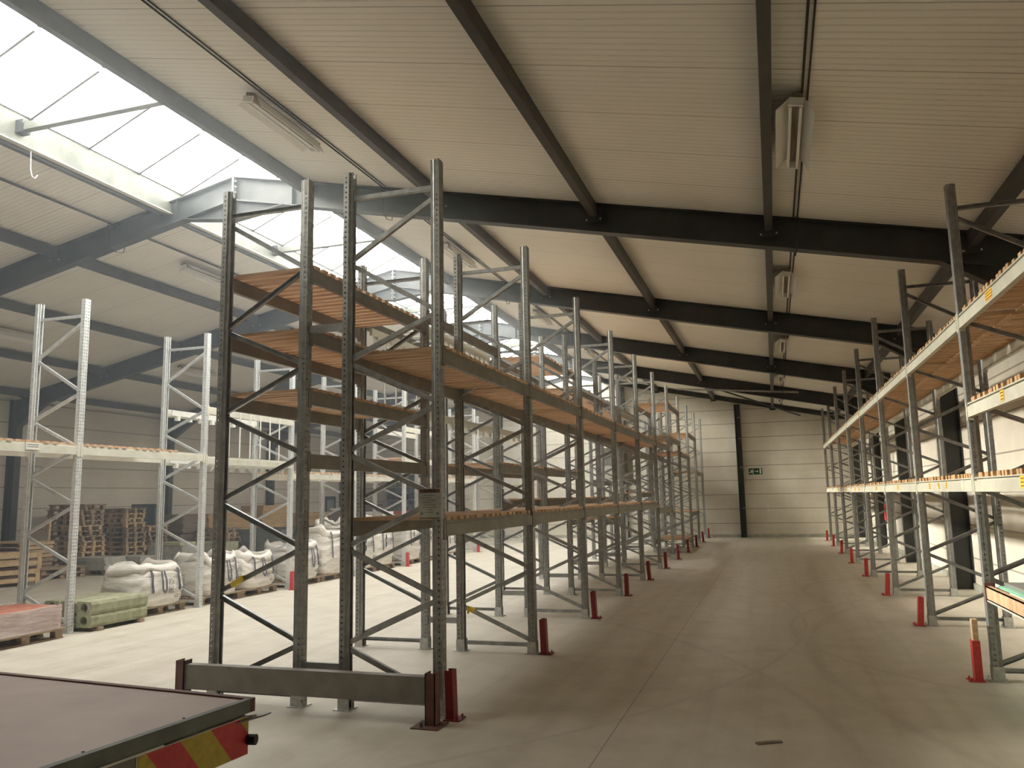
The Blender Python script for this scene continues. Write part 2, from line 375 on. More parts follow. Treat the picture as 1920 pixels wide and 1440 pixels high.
# ------------------------------------------------------------------ portal frames
FY = [5.0, 11.05, 17.1, 23.15, 29.2, 35.22]
FLX = {0: 'nearest the camera', 1: 'nearest in full view', 2: 'second in full view', 3: 'third in full view', 4: 'fourth in full view', 5: 'against the back wall'}
def rafter(xa, xb, dep, wf, sgn):
    """I-section from ridge xa to eave xb"""
    mb = MB(); t = .012
    mb.prism([(xa, roofz(xa)-t), (xb, roofz(xb)-t), (xb, roofz(xb)-dep), (xa, roofz(xa)-dep)], 1, -.005, .005)
    for o in (0, dep-t*1.0):
        mb.prism([(xa, roofz(xa)-o), (xb, roofz(xb)-o), (xb, roofz(xb)-o-t*1.6), (xa, roofz(xa)-o-t*1.6)], 1, -wf/2, wf/2)
    return mb
def ibeam_col(x, dz, dx=.30, wf=.20):
    mb = MB(); t = .014
    mb.box(x-dx/2, x+dx/2, -.005, .005, 0, dz)
    mb.box(x-dx/2, x-dx/2+t, -wf/2, wf/2, 0, dz); mb.box(x+dx/2-t, x+dx/2, -wf/2, wf/2, 0, dz)
    return mb
for k, fy in enumerate(FY):
    last = k == 5; dep = .42 if not last else .20; wf = .18 if not last else .12
    fr = empty('portal_frame', (0, fy, 0), 0, 'dark grey steel roof portal frame, ' + (['mostly above the top edge, nearest the camera', 'the nearest one crossing the picture', 'the second one crossing the picture', 'the third one crossing the picture', 'the fourth one crossing the picture', 'the slim one against the back wall'][k]), 'steel frame', 'steel portal frames')
    e = .002
    for xe, sg in ((XR-.31, 1), (XL+.31, -1)):
        mb = rafter(RX, xe, dep, wf, sg)
        mb.v = [(a, b_, c-.004) for a, b_, c in mb.v]
        mb.build('rafter', M['steel_dark'], fr)
    xc1, xc2 = XR-.16, XL+.16
    for xc, sg in ((xc1, 1), (xc2, -1)):
        if k == 0 and sg == 1: pass
        ibeam_col(xc, roofz(xc)-.05, .30, .20).build('column', M['steel_dark'], fr)
        if not last:   # eaves haunch
            xi = xc-sg*.15
            hb = MB(); zz = roofz(xi)-dep
            poly = [(xi, zz), (xi-sg*.95, roofz(xi-sg*.95)-dep), (xi, zz-.42)]
            hb.prism(poly, 1, -.005, .005)
            a, b_ = poly[1], poly[2]
            hb.bar((a[0], 0, a[1]), (b_[0], 0, b_[1]), .18, .014, (0, 0, 1))
            hb.build('haunch', M['steel_dark'], fr)
    if not last:       # apex haunch and splice plates
        hb = MB(); za = RZ-dep
        hb.prism([(RX-1.0, roofz(RX-1.0)-dep), (RX, za), (RX+1.0, roofz(RX+1.0)-dep), (RX, za-.34)], 1, -.005, .005)
        for sg in (-1, 1): hb.bar((RX+sg*1.0, 0, roofz(RX-1.0)-dep), (RX, 0, za-.34), .18, .014)
        hb.box(RX-.022, RX+.022, -.09, .09, za-.34, RZ-.02)
        hb.build('apex_haunch', M['steel_dark'], fr)
        for zz in [za-.28+.1*q for q in range(7)]:
            for yy in (-.055, .055): MB().box(RX-.04, RX+.04, yy-.012, yy+.012, zz, zz+.024).build('bolt', M['bolt'], fr)
        for sx in (-1, 1):
            st = MB().box(RX+sx*1.15-.006, RX+sx*1.15+.006, -.085, .085, roofz(RX+1.15)-dep+.01, roofz(RX+1.15)-.03)
            st.build('stiffener', M['steel_dark'], fr)
# purlins between frames
PX = [-7.06, -4.61, -2.23, .14, 2.52, -9.74, -12.19, -14.57, -16.94, -19.30]
PN = ['along the skylight\'s right edge', 'second right of the skylight', 'third right of the skylight', 'above the right aisle', 'above the right rack',
      'along the skylight\'s left edge', 'second left of the skylight', 'third left of the skylight', 'fourth left of the skylight', 'nearest the left wall']
BN = ['first roof bay', 'second roof bay', 'third roof bay', 'fourth roof bay', 'last roof bay']
pme = {}
for i, px in enumerate(PX):
    edge = i in (0, 5)
    for b in range(5):
        y0, y1 = FY[b]+.10, FY[b+1]-.10
        if b == 0: y0 = 3.0 if px > -3 else 5.1
        zt = roofz(px)-.012; wd = .10; hh = .19
        mb = MB().box(-.05, .05, y0, y1, -hh, -.006); 
        if edge: mb = MB().box(-.045, .045, y0, y1, -.22, .0)
        o = mb.build('roof_purlin', M['purlin'], loc=(px+(.10 if i == 0 else -.10 if i == 5 else 0), 0, zt-.015))
        tag(o, 'dark steel purlin %s, %s' % (PN[i], BN[b]), 'purlin', 'roof purlins')
        if not edge:
            g = MB().box(-.13, .13, y1+.005, y1+.015, -.27, -.05).build('gusset', M['steel_dark'], o)
            for xx in (-.10, .10): MB().box(xx-.011, xx+.011, y1-.008, y1+.005, -.245, -.223).build('bolt', M['bolt'], g)
# skylight ties: channel across the opening in the middle of each bay
for b in range(5):
    ym = (FY[b]+FY[b+1])/2
    o = MB().box(SKL+.0, SKR-.0, ym-.05, ym+.05, 7.01, 7.12).build('skylight_tie', M['kerb'])
    tag(o, 'pale steel tie bar across the skylight opening, ' + BN[b], 'beam', 'skylight tie bars')
    MB().box(SKL+.02, SKL+.16, ym-.07, ym+.07, 6.98, 7.16).build('end_bracket', M['steel_dark'], o)
# end wall posts
for x, nm in ((-1.30, 'right of centre, beside the exit sign'), (-6.25, 'behind the tall racks'), (-12.0, 'at left of the far racks')):
    o = ibeam_col(0, roofz(x)-.25, .24, .3).build('wall_post', M['steel_dark'], loc=(x, Y1-.16, 0))
    tag(o, 'dark steel post on the back wall, '+nm, 'post')
    q = MB()
    for z in (1.2, 2.9, 4.1, 5.0): q.box(-.135, -.125, -.12, -.08, z, z+.03); q.box(.0, .10, -.16, -.151, z, z+.02)
    q.build('bolt', M['bolt'], o)
# diagonal roof bracing in the last bay
o = MB().bar((-1.9, 29.35, 6.0-.45+.05), (1.2, 35.0, 4.95), .05, .05).build('roof_brace', M['steel_dark'])
tag(o, 'thin dark diagonal bracing rod under the far roof bay', 'brace')
o = MB().bar((-3.1, 29.05, 5.57), (1.0, 29.05, 5.22), .06, .06).build('service_pipe', M['brace'])
tag(o, 'pale horizontal pipe fixed under the fourth crossing rafter', 'pipe')
# ------------------------------------------------------------------ fluorescent lights
def light(x, y, L, name_lbl, proto=[None]):
    sl = math.atan(SL)*(1 if x > RX else -1)
    if proto[0] is None:
        root = empty('fluorescent_light', (0, 0, 0))
        MB().box(-.05, .05, 0, 1.5, -.05, -.0).build('housing', M['timber_dark'], root)
        for s in (-1, 1):
            MB().add([(s*.057, 0.05, -.02), (s*.165, 0.05, -.15), (s*.165, 1.45, -.15), (s*.057, 1.45, -.02), (s*.060, 0.05, -.014), (s*.171, 0.05, -.146), (s*.171, 1.45, -.146), (s*.060, 1.45, -.014)],
                     [(0, 1, 2, 3), (4, 7, 6, 5), (0, 4, 5, 1), (1, 5, 6, 2), (2, 6, 7, 3), (3, 7, 4, 0)]).build('reflector_wing', M['white'], root)
            MB().tube([(s*.045, .036, -.115), (s*.045, 1.464, -.115)], .014, 8).build('tube', M['tube'], root)
        for ya_ in (-.02, 1.465): MB().box(-.065, .065, ya_, ya_+.030, -.125, -.052).build('lamp_holder', M['white'], root)
        proto[0] = root; o = root
    else: o = copy_tree(proto[0])
    o.location = (x, y, roofz(x)-.065); o.rotation_euler = (0, sl, 0)
    tag(o, name_lbl, 'light', 'fluorescent ceiling lights'); return o
LB = ['nearest', 'second', 'third', 'fourth', 'fifth']
for k in range(5):
    light(.42, 7.30+6.05*k, 1.5, 'twin-tube fluorescent light above the right aisle, %s one' % LB[k])
for k in range(5):
    light(-5.66, 7.65+6.05*k, 1.5, 'twin-tube fluorescent light on the right slope near the skylight, %s one' % LB[k])
for k in range(4):
    light(-11.15, 7.0+6.05*k, 1.5, 'twin-tube fluorescent light on the left slope near the skylight, %s one' % LB[k])
for k in range(4):
    light(-15.8, 6.4+6.05*k, 1.5, 'twin-tube fluorescent light low on the left slope, %s one' % LB[k])
def conduit(x, lbl, y0=2.5):
    mb = MB()
    mb.tube([(x, y0, roofz(x)-.03), (x, Y1-.3, roofz(x)-.03)], .011, 6)
    mb.tube([(x+.05, y0, roofz(x)-.03), (x+.05, Y1-.3, roofz(x)-.03)], .009, 6)
    o = mb.build('ceiling_cable', M['cable']); tag(o, lbl, 'cable')
    for fy in FY[1:5]:
        z = roofz(x)
        MB().tube([(x+.02, fy-.22, z-.04), (x+.03, fy-.20, z-.25), (x+.02, fy-.16, z-.46), (x, fy, z-.50), (x, fy+.18, z-.46), (x+.02, fy+.24, z-.05)], .008, 6).build('cable_loop', M['cable'], o)
conduit(.46, 'dark twin cable run above the right aisle linking lights')
conduit(-5.56, 'thin cable run on the right slope near the skylight')
conduit(-10.9, 'thin cable run on the left slope near the skylight')
# hanging hook under the left kerb
o = MB().tube([(SKL+.0, 8.25, 6.84), (SKL+.02, 8.25, 6.55), (SKL+.03, 8.27, 6.46), (SKL+.05, 8.30, 6.44), (SKL+.06, 8.33, 6.50)], .008, 6).build('wire_hook', M['white'])
tag(o, 'white wire hook dangling under the left skylight edge', 'hook')
# ------------------------------------------------------------------ racking
def profile():
    t = .003
    outer = [(0, -.05), (0, .05), (-.055, .05), (-.066, .036), (-.092, .036), (-.092, .020)]
    path = [(-.092, -.020), (-.092, -.036), (-.066, -.036), (-.055, -.05), (0, -.05), (0, .05), (-.055, .05), (-.066, .036), (-.092, .036), (-.092, .020)]
    # inner offset (towards the centroid line)
    inner = [(-.089, -.020), (-.089, -.033), (-.0645, -.033), (-.0535, -.047), (-t, -.047), (-t, .047), (-.0535, .047), (-.0645, .033), (-.089, .033), (-.089, .020)]
    return path, inner
def upright_mesh(h, mat):
    p, q = profile(); n = len(p); vs = []
    for z in (0, h): vs += [(a, b, z) for a, b in p]+[(a, b, z) for a, b in q]
    fs = []
    for i in range(n-1):
        fs.append((i, i+1, 2*n+i+1, 2*n+i)); fs.append((n+i+1, n+i, 3*n+i, 3*n+i+1))
        fs.append((i, n+i, n+i+1, i+1)); fs.append((2*n+i, 2*n+i+1, 3*n+i+1, 3*n+i))
    fs.append((0, 2*n, 3*n, n)); fs.append((n-1, 2*n-1, 4*n-1, 3*n-1))
    return MB().add(vs, fs).mesh('upright', mat)
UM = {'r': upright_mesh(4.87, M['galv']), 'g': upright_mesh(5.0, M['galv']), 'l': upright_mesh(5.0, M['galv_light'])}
def foot_mesh():
    mb = MB().box(-.12, .04, -.08, .08, 0, .008)
    mb.box(-.10, .006, -.056, -.051, .008, .14); mb.box(-.10, .006, .051, .056, .008, .14)
    for a, b in ((.025, -.065), (-.105, .065)): mb.tube([(a, b, .008), (a, b, .035)], .009, 6)
    return mb.mesh('foot_plate', M['foot'])
FM = foot_mesh()
D = 1.0     # distance between the two outer faces of a frame is D
def brace_mesh(a, b, mat):
    mb = MB(); a, b = Vector(a), Vector(b); d = (b-a).normalized(); n = Vector((0, 1, 0)); s = d.cross(n)
    for off, w_, h_ in ((Vector((0, 0, 0)), .003, .045),): pass
    # channel: web facing -y with two flanges
    mb.bar(a+n*-.018, b+n*-.018, .003, .042, s); mb.bar(a+s*.021, b+s*.021, .036, .003, s); mb.bar(a-s*.021, b-s*.021, .036, .003, s)
    return mb.mesh('brace', mat)
nodes = [(0, .13), (1, .55), (0, .98), (1, 1.41), (0, 1.85), (1, 2.28), (0, 2.70), (1, 3.14), (0, 3.55), (1, 4.10), (0, 4.66)]
BR = {}
for kk, mt in (('g', M['brace']), ('l', M['brace_light'])):
    xs = (-.075, -D+.075); L = []
    for (s0, z0), (s1, z1) in zip(nodes, nodes[1:]):
        e = .02 if z1 > z0 else 0
        L.append(brace_mesh((xs[s0], 0, z0+.025), (xs[s1], 0, z1-.025), mt))
    for z in (.10, 4.74): L.append(brace_mesh((xs[0], 0, z), (xs[1], 0, z), mt))
    BR[kk] = L
SPM = MB().box(-.20, .20, -.02, .02, 0, .07).mesh('row_spacer', M['brace'])
def frame(x, y, face, k, label, group, spacer=None):
    """face=+1: the front upright faces +x at x; the frame goes inward"""
    o = empty('rack_ladder', (x, y, 0), 0 if face > 0 else math.pi, label, 'rack frame', group)
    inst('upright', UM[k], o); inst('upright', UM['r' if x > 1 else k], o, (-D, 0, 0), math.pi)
    inst('foot_plate', FM, o); inst('foot_plate', FM, o, (-D, 0, 0), math.pi)
    for b in BR[k]: inst('brace', b, o)
    if spacer:
        for z in (.32, 3.45): inst('row_spacer', SPM, o, (-D-.175, .0, z))
    return o
PIT = 2.83; PR = 3.415
XB, XA, XC, XRK = -2.80, -5.19, -9.90, 1.90
YB = [6.68+PIT*i for i in range(11)]; YC = [9.55+PIT*i for i in range(-1, 9)]; YR = [9.12+PR*i for i in range(-1, 8)]
def nth(i): return ORD[i]
for i, y in enumerate(YB):
    frame(XB, y, 1, 'g', 'grey perforated rack frame beside the right aisle, %s from the camera' % nth(i), 'centre rack frames along the aisle', True)
    frame(XA, y, -1, 'g', 'grey perforated rack frame on the skylight side of the centre racks, %s from the camera' % nth(i), 'centre rack frames facing the left lane')
for i, y in enumerate(YC):
    if i == 0: continue
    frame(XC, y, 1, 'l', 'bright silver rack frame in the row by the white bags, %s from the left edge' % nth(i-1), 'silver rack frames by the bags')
for i, y in enumerate(YR):
    if i == 0: continue
    frame(XRK, y, -1, 'g', 'grey rack frame along the right wall, %s from the camera' % nth(i-1), 'rack frames along the right wall')
# beams
BM = {}
def beam_mesh(L, h, kind):
    key = (round(L, 3), h, kind)
    if key in BM: return BM[key]
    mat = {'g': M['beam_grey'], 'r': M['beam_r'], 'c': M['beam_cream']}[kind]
    mb = MB()
    if kind == 'r':    # open lip on top, recess, then the face
        mb.box(-.048, .0, -L/2, L/2, -.012, 0); mb.box(-.048, -.018, -L/2, L/2, -.035, -.012); mb.box(-.048, .004, -L/2, L/2, -h, -.035)
    else:
        mb.box(-.048, .0, -L/2, L/2, -h, -.03); mb.box(-.048, -.018, -L/2, L/2, -.03, 0)
    cn = MB().box(-.05, .009, -.006, .004, -h-.03, .02).box(.0012, .007, -.048, .0, -h-.03, .02)
    BM[key] = (mb.mesh('beam_body', mat), cn.mesh('beam_connector', mat))
    return BM[key]
def beam(x, y0, y1, z, face, kind, label, group, h=.14):
    L = y1-y0-.106; bm, cn = beam_mesh(L, h, kind)
    o = inst('rack_beam', bm, None, (x, (y0+y1)/2, z), 0 if face > 0 else math.pi); tag(o, label, 'rack beam', group)
    inst('beam_connector', cn, o, (0, -L/2, 0)); c = inst('beam_connector', cn, o, (0, L/2, 0)); c.scale = (1, -1, 1)
    return o
DM = {}
def deck_mesh(L, wd, pitch, sw, th, mat, style):
    key = (round(L, 2), wd, pitch, style)
    if key in DM: return DM[key]
    rnd = random.Random(5); mb = MB(); n = int(L/pitch); y = -n*pitch/2+pitch/2
    if style == 'group':
        # modules of five narrow slats, on battens
        mod = 5*pitch+.08; m = int(L/mod); y0 = -m*mod/2
        for a in range(m):
            for b in range(5):
                yy = y0+a*mod+.04+b*pitch
                mb.box(-wd/2+rnd.uniform(-.01, .01), wd/2, yy, yy+sw, 0, th)
            for xx in (-wd/2+.06, 0, wd/2-.12): mb.box(xx, xx+.07, y0+a*mod, y0+(a+1)*mod-.03, -.018 if abs(xx) < wd/2-.15 else .004, .0 if abs(xx) < wd/2-.15 else th-.01)
    else:
        for a in range(n):
            e = rnd.uniform(-.012, .012)
            mb.box(-wd/2+e, wd/2+e, y-sw/2, y+sw/2, 0, th); y += pitch
    DM[key] = mb.mesh('slatted_deck', mat); return DM[key]
def deck(xm, y0, y1, z, wd, label, group, style='plain', frac=None):
    if frac: y1 = y0+(y1-y0)*frac
    if style == 'group': me = deck_mesh(y1-y0-.12, wd, .115, .07, .045, M['deck_r'], style)
    else: me = deck_mesh(y1-y0-.10, wd, .150, .092, .030, M['deck'], style)
    o = inst('slatted_deck', me, None, (xm, (y0+y1)/2, z+.001)); tag(o, label, 'slatted shelf', group); return o
def level(row, i, z, sides='both', dk=True, h=.14, frac=None):
    """one shelf level in bay i of a row"""
    hz = '%.1f m up' % z
    if row == 'B': xo, xi, face, Y, k, nm = XB, XB-D, 1, YB, 'g', 'aisle side of centre racks'
    if row == 'A': xo, xi, face, Y, k, nm = XA, XA+D, -1, YB, 'g', 'skylight side of centre racks'
    if row == 'C': xo, xi, face, Y, k, nm = XC, XC-D, 1, YC[1:], 'c', 'silver rack by the bags'
    if row == 'R': xo, xi, face, Y, k, nm = XRK, XRK+D, -1, YR[1:], 'r', 'rack along right wall'
    if i < 0: ya, yb = Y[0]-(PR if row == 'R' else PIT), Y[0]
    else: ya, yb = Y[i], Y[i+1]
    bay = 'nearest bay' if i <= (-1 if row in 'CR' else 0) else nth(i+(1 if row in 'CR' else 0))+' bay'
    colr = {'g': 'grey', 'c': 'cream', 'r': 'cream'}[k]
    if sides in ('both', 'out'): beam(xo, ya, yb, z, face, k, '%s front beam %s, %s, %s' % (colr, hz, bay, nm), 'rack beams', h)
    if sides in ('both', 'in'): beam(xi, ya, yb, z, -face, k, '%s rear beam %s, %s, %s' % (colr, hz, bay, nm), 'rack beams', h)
    if dk: deck((xo+xi)/2, ya, yb, z, D-.012 if row != 'R' else D-.03, 'slatted wooden deck %s, %s, %s' % (hz, bay, nm), 'slatted shelf decks', 'group' if row == 'R' else 'plain', frac)
for i in range(6): level('B', i, 3.21)
for i in range(5): level('B', i, 1.65)
level('B', 0, 0, 'none', False) if False else None
level('B', 5, 1.50, 'out', False)
level('B', 6, 4.50); level('B', 6, 3.52); level('B', 7, 3.18); level('B', 8, 4.0); level('B', 9, 2.7); level('B', 7, .38, 'both', True); level('B', 8, 1.2)
level('A', 0, 4.12); level('A', 0, 3.50); level('A', 0, 2.90); level('A', 0, 2.29, 'in', False)
level('A', 1, 4.28, 'both', False); level('A', 2, 2.38); level('A', 3, 2.38); level('A', 3, 4.62)
for i in (4, 5, 6): level('A', i, 4.32)
for i in (3, 4, 5): level('A', i, 1.78)
level('A', 5, 1.22); level('A', 6, 2.3, 'both', False); level('A', 7, 3.2); level('A', 7, 1.9)
level('C', -1, 2.74); level('C', 0, 2.74, frac=.78)
level('C', 1, 3.62, 'both', False); level('C', 1, 2.70, 'both', False)
level('C', 2, 2.47, frac=.95); level('C', 3, 2.47); level('C', 4, 3.0); level('C', 5, 2.5); level('C', 6, 3.05); level('C', 4, 3.9, 'both', False)
for i in range(-1, 7):
    level('R', i, 3.60); level('R', i, 1.95)
level('R', -1, 2.69)
# lowest beam of the right rack, rusty orange inner channel, with glass sheets on top
ya, yb = YR[0], YR[1]
o = MB().box(-.05, .0, -1.62, 1.62, -.13, -.118).box(-.05, -.04, -1.62, 1.62, -.13, 0).box(-.05, 0, -1.62, 1.62, -.012, 0).build('rack_beam', M['deck'], loc=(XRK+.05, (ya+yb)/2, .90))
tag(o, 'orange-brown open channel beam at knee height at the right edge', 'rack beam')
MB().box(-.06, .03, -1.645, -1.62, -.15, .03).box(-.06, .03, 1.62, 1.645, -.15, .03).build('beam_connector', M['rust'], o)
MB().box(-.05, .006, -1.62, 1.62, -.145, -.13).build('lower_flange', M['beam_cream'], o)
o = MB().box(.07, .9, -1.5, 1.5, 0, .025).build('grey_board', M['sheet_grey'], loc=(XRK+.06, (ya+yb)/2, .926))
tag(o, 'flat grey board lying on the low beam at the right edge', 'board')
for q in range(2):
    g = MB().box(.0, .8, -1.45, 1.45, 0, .008).build('glass_sheet', M['green_glass'], loc=(XRK+.06+.015*q, (ya+yb)/2-.01*q, .906+.010*q))
    tag(g, 'green-edged glass sheet under the grey board, %s of the pair' % ('lower', 'upper')[q], 'glass sheet', 'glass sheets')
# labels on the beams of the right rack
def beam_label(y, z, wl, hl, mat, lbl, lines=True):
    o = MB().box(-.002, 0, -wl/2, wl/2, -hl/2, hl/2).build('beam_label', mat, loc=(XRK-.006, y, z)); tag(o, lbl, 'label', 'labels on the cream beams')
    if lines:
        q = MB(); rnd = random.Random(int(y*31+z*7))
        for r0 in range(3):
            yy = -wl/2+.01
            while yy < wl/2-.02:
                l = rnd.uniform(.008, .03); q.box(-.0030, -.002, yy, min(yy+l, wl/2-.01), hl/2-.015-r0*hl/3.3-.010, hl/2-.015-r0*hl/3.3); yy += l+.006
        q.build('printed_text', M['orange_label'] if mat is M['white_label'] else M['rust'], o)
beam_label(7.85, 3.525, .22, .085, M['orange_label'], 'wide orange label on the top cream beam at the right edge')
beam_label(7.75, 2.62, .11, .09, M['orange_label'], 'square orange label on the middle cream beam at the right edge')
beam_label(7.40, 1.885, .16, .10, M['orange_label'], 'large orange label on the lower cream beam at the right edge')
beam_label(9.6, 1.885, .10, .09, M['white_label'], 'white label on the lower cream beam beside the nearest frame')
ORL = [(10.45, .08), (11.5, .10), (10.9, .09), (14.3, .16), (17.2, .2), (20.6, .3), (21.6, .25), (24.2, .3), (27.0, .3)]
for q, (yy, ww) in enumerate(ORL):
    beam_label(yy, 1.885, ww, .08, M['orange_label'], 'small orange label on the lower cream beam, %s of the far run' % nth(q))
for q, (yy, zz) in enumerate(((19.4, 3.53), (22.4, 3.53))):
    beam_label(yy, zz, .14, .08, M['orange_label'], 'small orange label on the top cream beam, %s far one' % nth(q))
for q, (yy, ww) in enumerate(((8.72, .22), (7.95, .12))):
    o = MB().box(0, .002, -ww/2, ww/2, -.05, .05).build('beam_label', M['white_label'], loc=(XC+.012, yy, 2.685)); tag(o, 'white card on the cream beam at left, %s' % ('nearer the silver frame', 'at the picture edge')[q], 'label', 'white cards on the left beam')
    z_ = MB()
    for r0 in range(2): z_.box(.002, .003, -ww/2+.02, ww/2-.02, .015-r0*.03, .022-r0*.03)
    z_.build('printed_text', M['ink'], o)
# red post protectors
def protector_mesh(mat, h=.40):
    mb = MB().box(-.01, .0, -.05, .05, .008, h).box(-.07, -.01, -.05, -.042, .008, h).box(-.07, -.01, .042, .05, .008, h)
    pm = mb.mesh('guard_channel', mat); b = MB().box(-.085, .06, -.08, .08, 0, .008)
    for a, c in ((.035, -.06), (.035, .06)): b.tube([(a, c, .008), (a, c, .03)], .009, 6)
    return pm, b.mesh('base_plate', mat)
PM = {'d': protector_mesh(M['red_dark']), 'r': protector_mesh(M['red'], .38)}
def protector(x, y, face, k, label, group, tilt=0):
    o = inst('post_guard', PM[k][0], None, (x, y, 0), 0 if face > 0 else math.pi); tag(o, label, 'post guard', group)
    inst('base_plate', PM[k][1], o)
    o.rotation_euler = (0, tilt, 0 if face > 0 else math.pi); o.location.z = abs(math.sin(tilt))*.10
    return o
for i in range(11):
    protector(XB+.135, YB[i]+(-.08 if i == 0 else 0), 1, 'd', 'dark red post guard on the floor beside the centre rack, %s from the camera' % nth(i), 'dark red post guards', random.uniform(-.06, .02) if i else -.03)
for i in range(1, 9):
    if i == 1: continue
    protector(XRK-.14, YR[i]-.02, -1, 'r', 'bright red post guard at the foot of the right rack, %s from the camera' % nth(i-1), 'bright red post guards', random.uniform(-.08, .03))
o = protector(XRK-.165, YR[1]-.03, -1, 'r', 'bright red post guard nearest the camera at right, timber block behind it', 'bright red post guards', 0)
t = MB().box(-.025, .024, -.038, .038, .009, .58).build('timber_block', M['pallet_new'], loc=(XRK-.125, YR[1]-.03, .0)); tag(t, 'upright timber block between red guard and rack foot', 'timber block')
for q, i in enumerate((3, 5, 7)):
    protector(XC+.14, YC[i]+(-.08), 1, 'r', 'bright red post guard by the silver racks, %s from the left' % nth(q), 'red guards by the silver racks', 0)
# end-of-rack barrier
o = empty('rack_end_barrier', (0, 6.38, 0), 0, 'low steel barrier beam across the near end of the centre racks', 'barrier')
MB().box(-5.22, -2.82, -.03, .0, .17, .385).box(-5.22, -2.82, .0, .06, .17, .182).box(-5.22, -2.82, .0, .06, .373, .385).build('barrier_beam', M['beam_grey'], o)
for x, s in ((-5.26, 1), (-2.78, -1)):
    p = MB().box(x-.05, x+.04, -.05, -.042, .01, .42).box(x-.05, x-.042, -.05, .06, .01, .42).box(x+.032, x+.04, -.05, .06, .01, .42).build('barrier_post', M['rust'], o)
    MB().box(x-.14, x+.10, -.14, .10, 0, .010).build('base_plate', M['rust'], p)
    MB().tube([(x-.06, -.10, .01), (x-.06, -.10, .045)], .012, 6).build('anchor_bolt', M['rust'], p)
# rack load sign
o = MB().box(-.105, .105, -.002, .002, -.135, .135).build('load_sign', M['concrete_grey'], loc=(XB-.105, YB[0]-.058, 1.80)); tag(o, 'rack load notice with red header on the nearest centre upright', 'sign')
MB().box(-.098, .098, -.004, -.002, .095, .128).build('header_band', M['rust'], o)
MB().box(-.098, .098, -.004, -.002, -.130, -.122).build('footer_band', M['rust'], o)
tm = text_mesh('ELVEDI', .036); tm.materials.append(M['ink']); t = inst('lettering', tm, o, (0, -.0045, .111)); t.rotation_euler = (math.pi/2, 0, 0)
q = MB()
for r0, (a, b) in enumerate(((-.06, .05), (-.08, .02), (-.04, .06), (-.07, .03), (-.055, .055), (-.065, .065), (-.03, .03), (-.04, .04))):
    q.box(a, b, -.0035, -.002, .07-r0*.021, .076-r0*.021)
q.box(-.085, -.065, -.0035, -.002, -.095, -.075); q.box(.065, .085, -.0035, -.002, -.095, -.075)
q.build('printed_lines', M['bin'], o)
# yellow tape on braces
o = MB().bar((0, 0, 0), (.13, 0, .073), .05, .055, (0, 1, 0)).build('yellow_tape', M['yellow'], loc=(-4.98+.0, YB[0]-.002, 1.06)); tag(o, 'yellow tape wrapped on a brace of the nearest left frame', 'tape')
o = MB().bar((0, 0, 0), (.07, 0, -.03), .05, .055, (0, 1, 0)).box(-.02, .0, -.03, .0, -.06, .03).build('yellow_tag', M['yellow'], loc=(-3.65, YB[1], .50)); tag(o, 'yellow tag on a brace of the second centre frame', 'tag')
# white wire divider hoops
def hoop(x, y, z0, z1, reach, lbl, grp, up=False):
    pts = []
    if not up:
        pts = [(x, y, z1), (x, y, z0+.12), (x-.02, y, z0+.05), (x-.08, y, z0), (x-reach, y, z0)]
    else:
        pts = [(x, y, z0), (x, y, z1-.14), (x+.03, y, z1-.05), (x+.11, y, z1), (x+reach, y, z1)]
    o = MB().tube(pts, .014, 7).build('divider_hoop', M['white_wire']); tag(o, lbl, 'rack divider', grp)
    return o
for q in range(6):
    hoop(XC+.03, YC[2]+.62+.33*q, 2.60, 3.70, .95, 'white wire divider hoop on the silver rack, %s of six' % nth(q), 'white divider hoops on the silver rack')
for q in range(5):
    hoop(XA-.04, YB[1]+.85+.36*q, 3.1, 4.22, 1.0, 'white wire divider hoop in the second centre bay, %s of five' % nth(q), 'white divider hoops in the centre rack', True)
def bracket_rail(x, y0, y1, z, n, lbl):
    o = MB().box(x-.02, x+.02, y0, y1, z, z+.10).build('bracket_rail', M['white_wire']); tag(o, lbl, 'rail')
    for a in range(n):
        yy = y0+.15+a*(y1-y0-.3)/(n-1)
        MB().box(x-.03, x+.05, yy-.035, yy+.035, z-.09, z-.0).build('hook_bracket', M['white_wire'], o)
bracket_rail(XC-D+.12, YC[2]+.1, YC[3]-.1, 3.50, 8, 'upper white rail with hook brackets on the silver rack')
bracket_rail(XC-D+.12, YC[2]+.1, YC[3]-.1, 2.60, 8, 'lower white rail with hook brackets on the silver rack')
bracket_rail(XC-.12, YC[2]+.1, YC[3]-.1, 2.52, 8, 'front white rail with hook brackets on the silver rack')
bracket_rail(XA+D-.12, YB[1]+.1, YB[2]-.1, 4.05, 12, 'white rail with hook brackets under a high centre beam')
bracket_rail(XA+.12, YB[1]+.1, YB[2]-.1, 4.05, 12, 'second white rail with hook brackets on the skylight side')
bracket_rail(XA+D/2, YB[1]+.1, YB[3]-.1, 2.98, 16, 'white bracket rail below the hoops in the centre rack')
# grey cabinet and tank on the far shelf
o = MB().box(-.4, .4, -.9, .9, 0, .95).build('grey_cabinet', M['sheet_grey'], loc=(-4.7, 25.2, 2.325)); tag(o, 'grey sheet metal cabinet on a far centre shelf', 'cabinet')
MB().box(.4, .41, -.6, -.1, .2, .8).build('panel', M['bin'], o)
o = MB().tube([(-4.7, 23.95, 2.53), (-4.7, 24.15, 2.53)], .2, 16).build('white_tank', M['white']); tag(o, 'small round white tank beside the far cabinet', 'tank')
o = MB().box(XA+.06, XA+D-.06, YB[6]+.1, YB[7]-.1, 2.301, 2.32).build('shelf_sheet', M['white']); tag(o, 'pale sheet shelf under the grey cabinet', 'shelf')
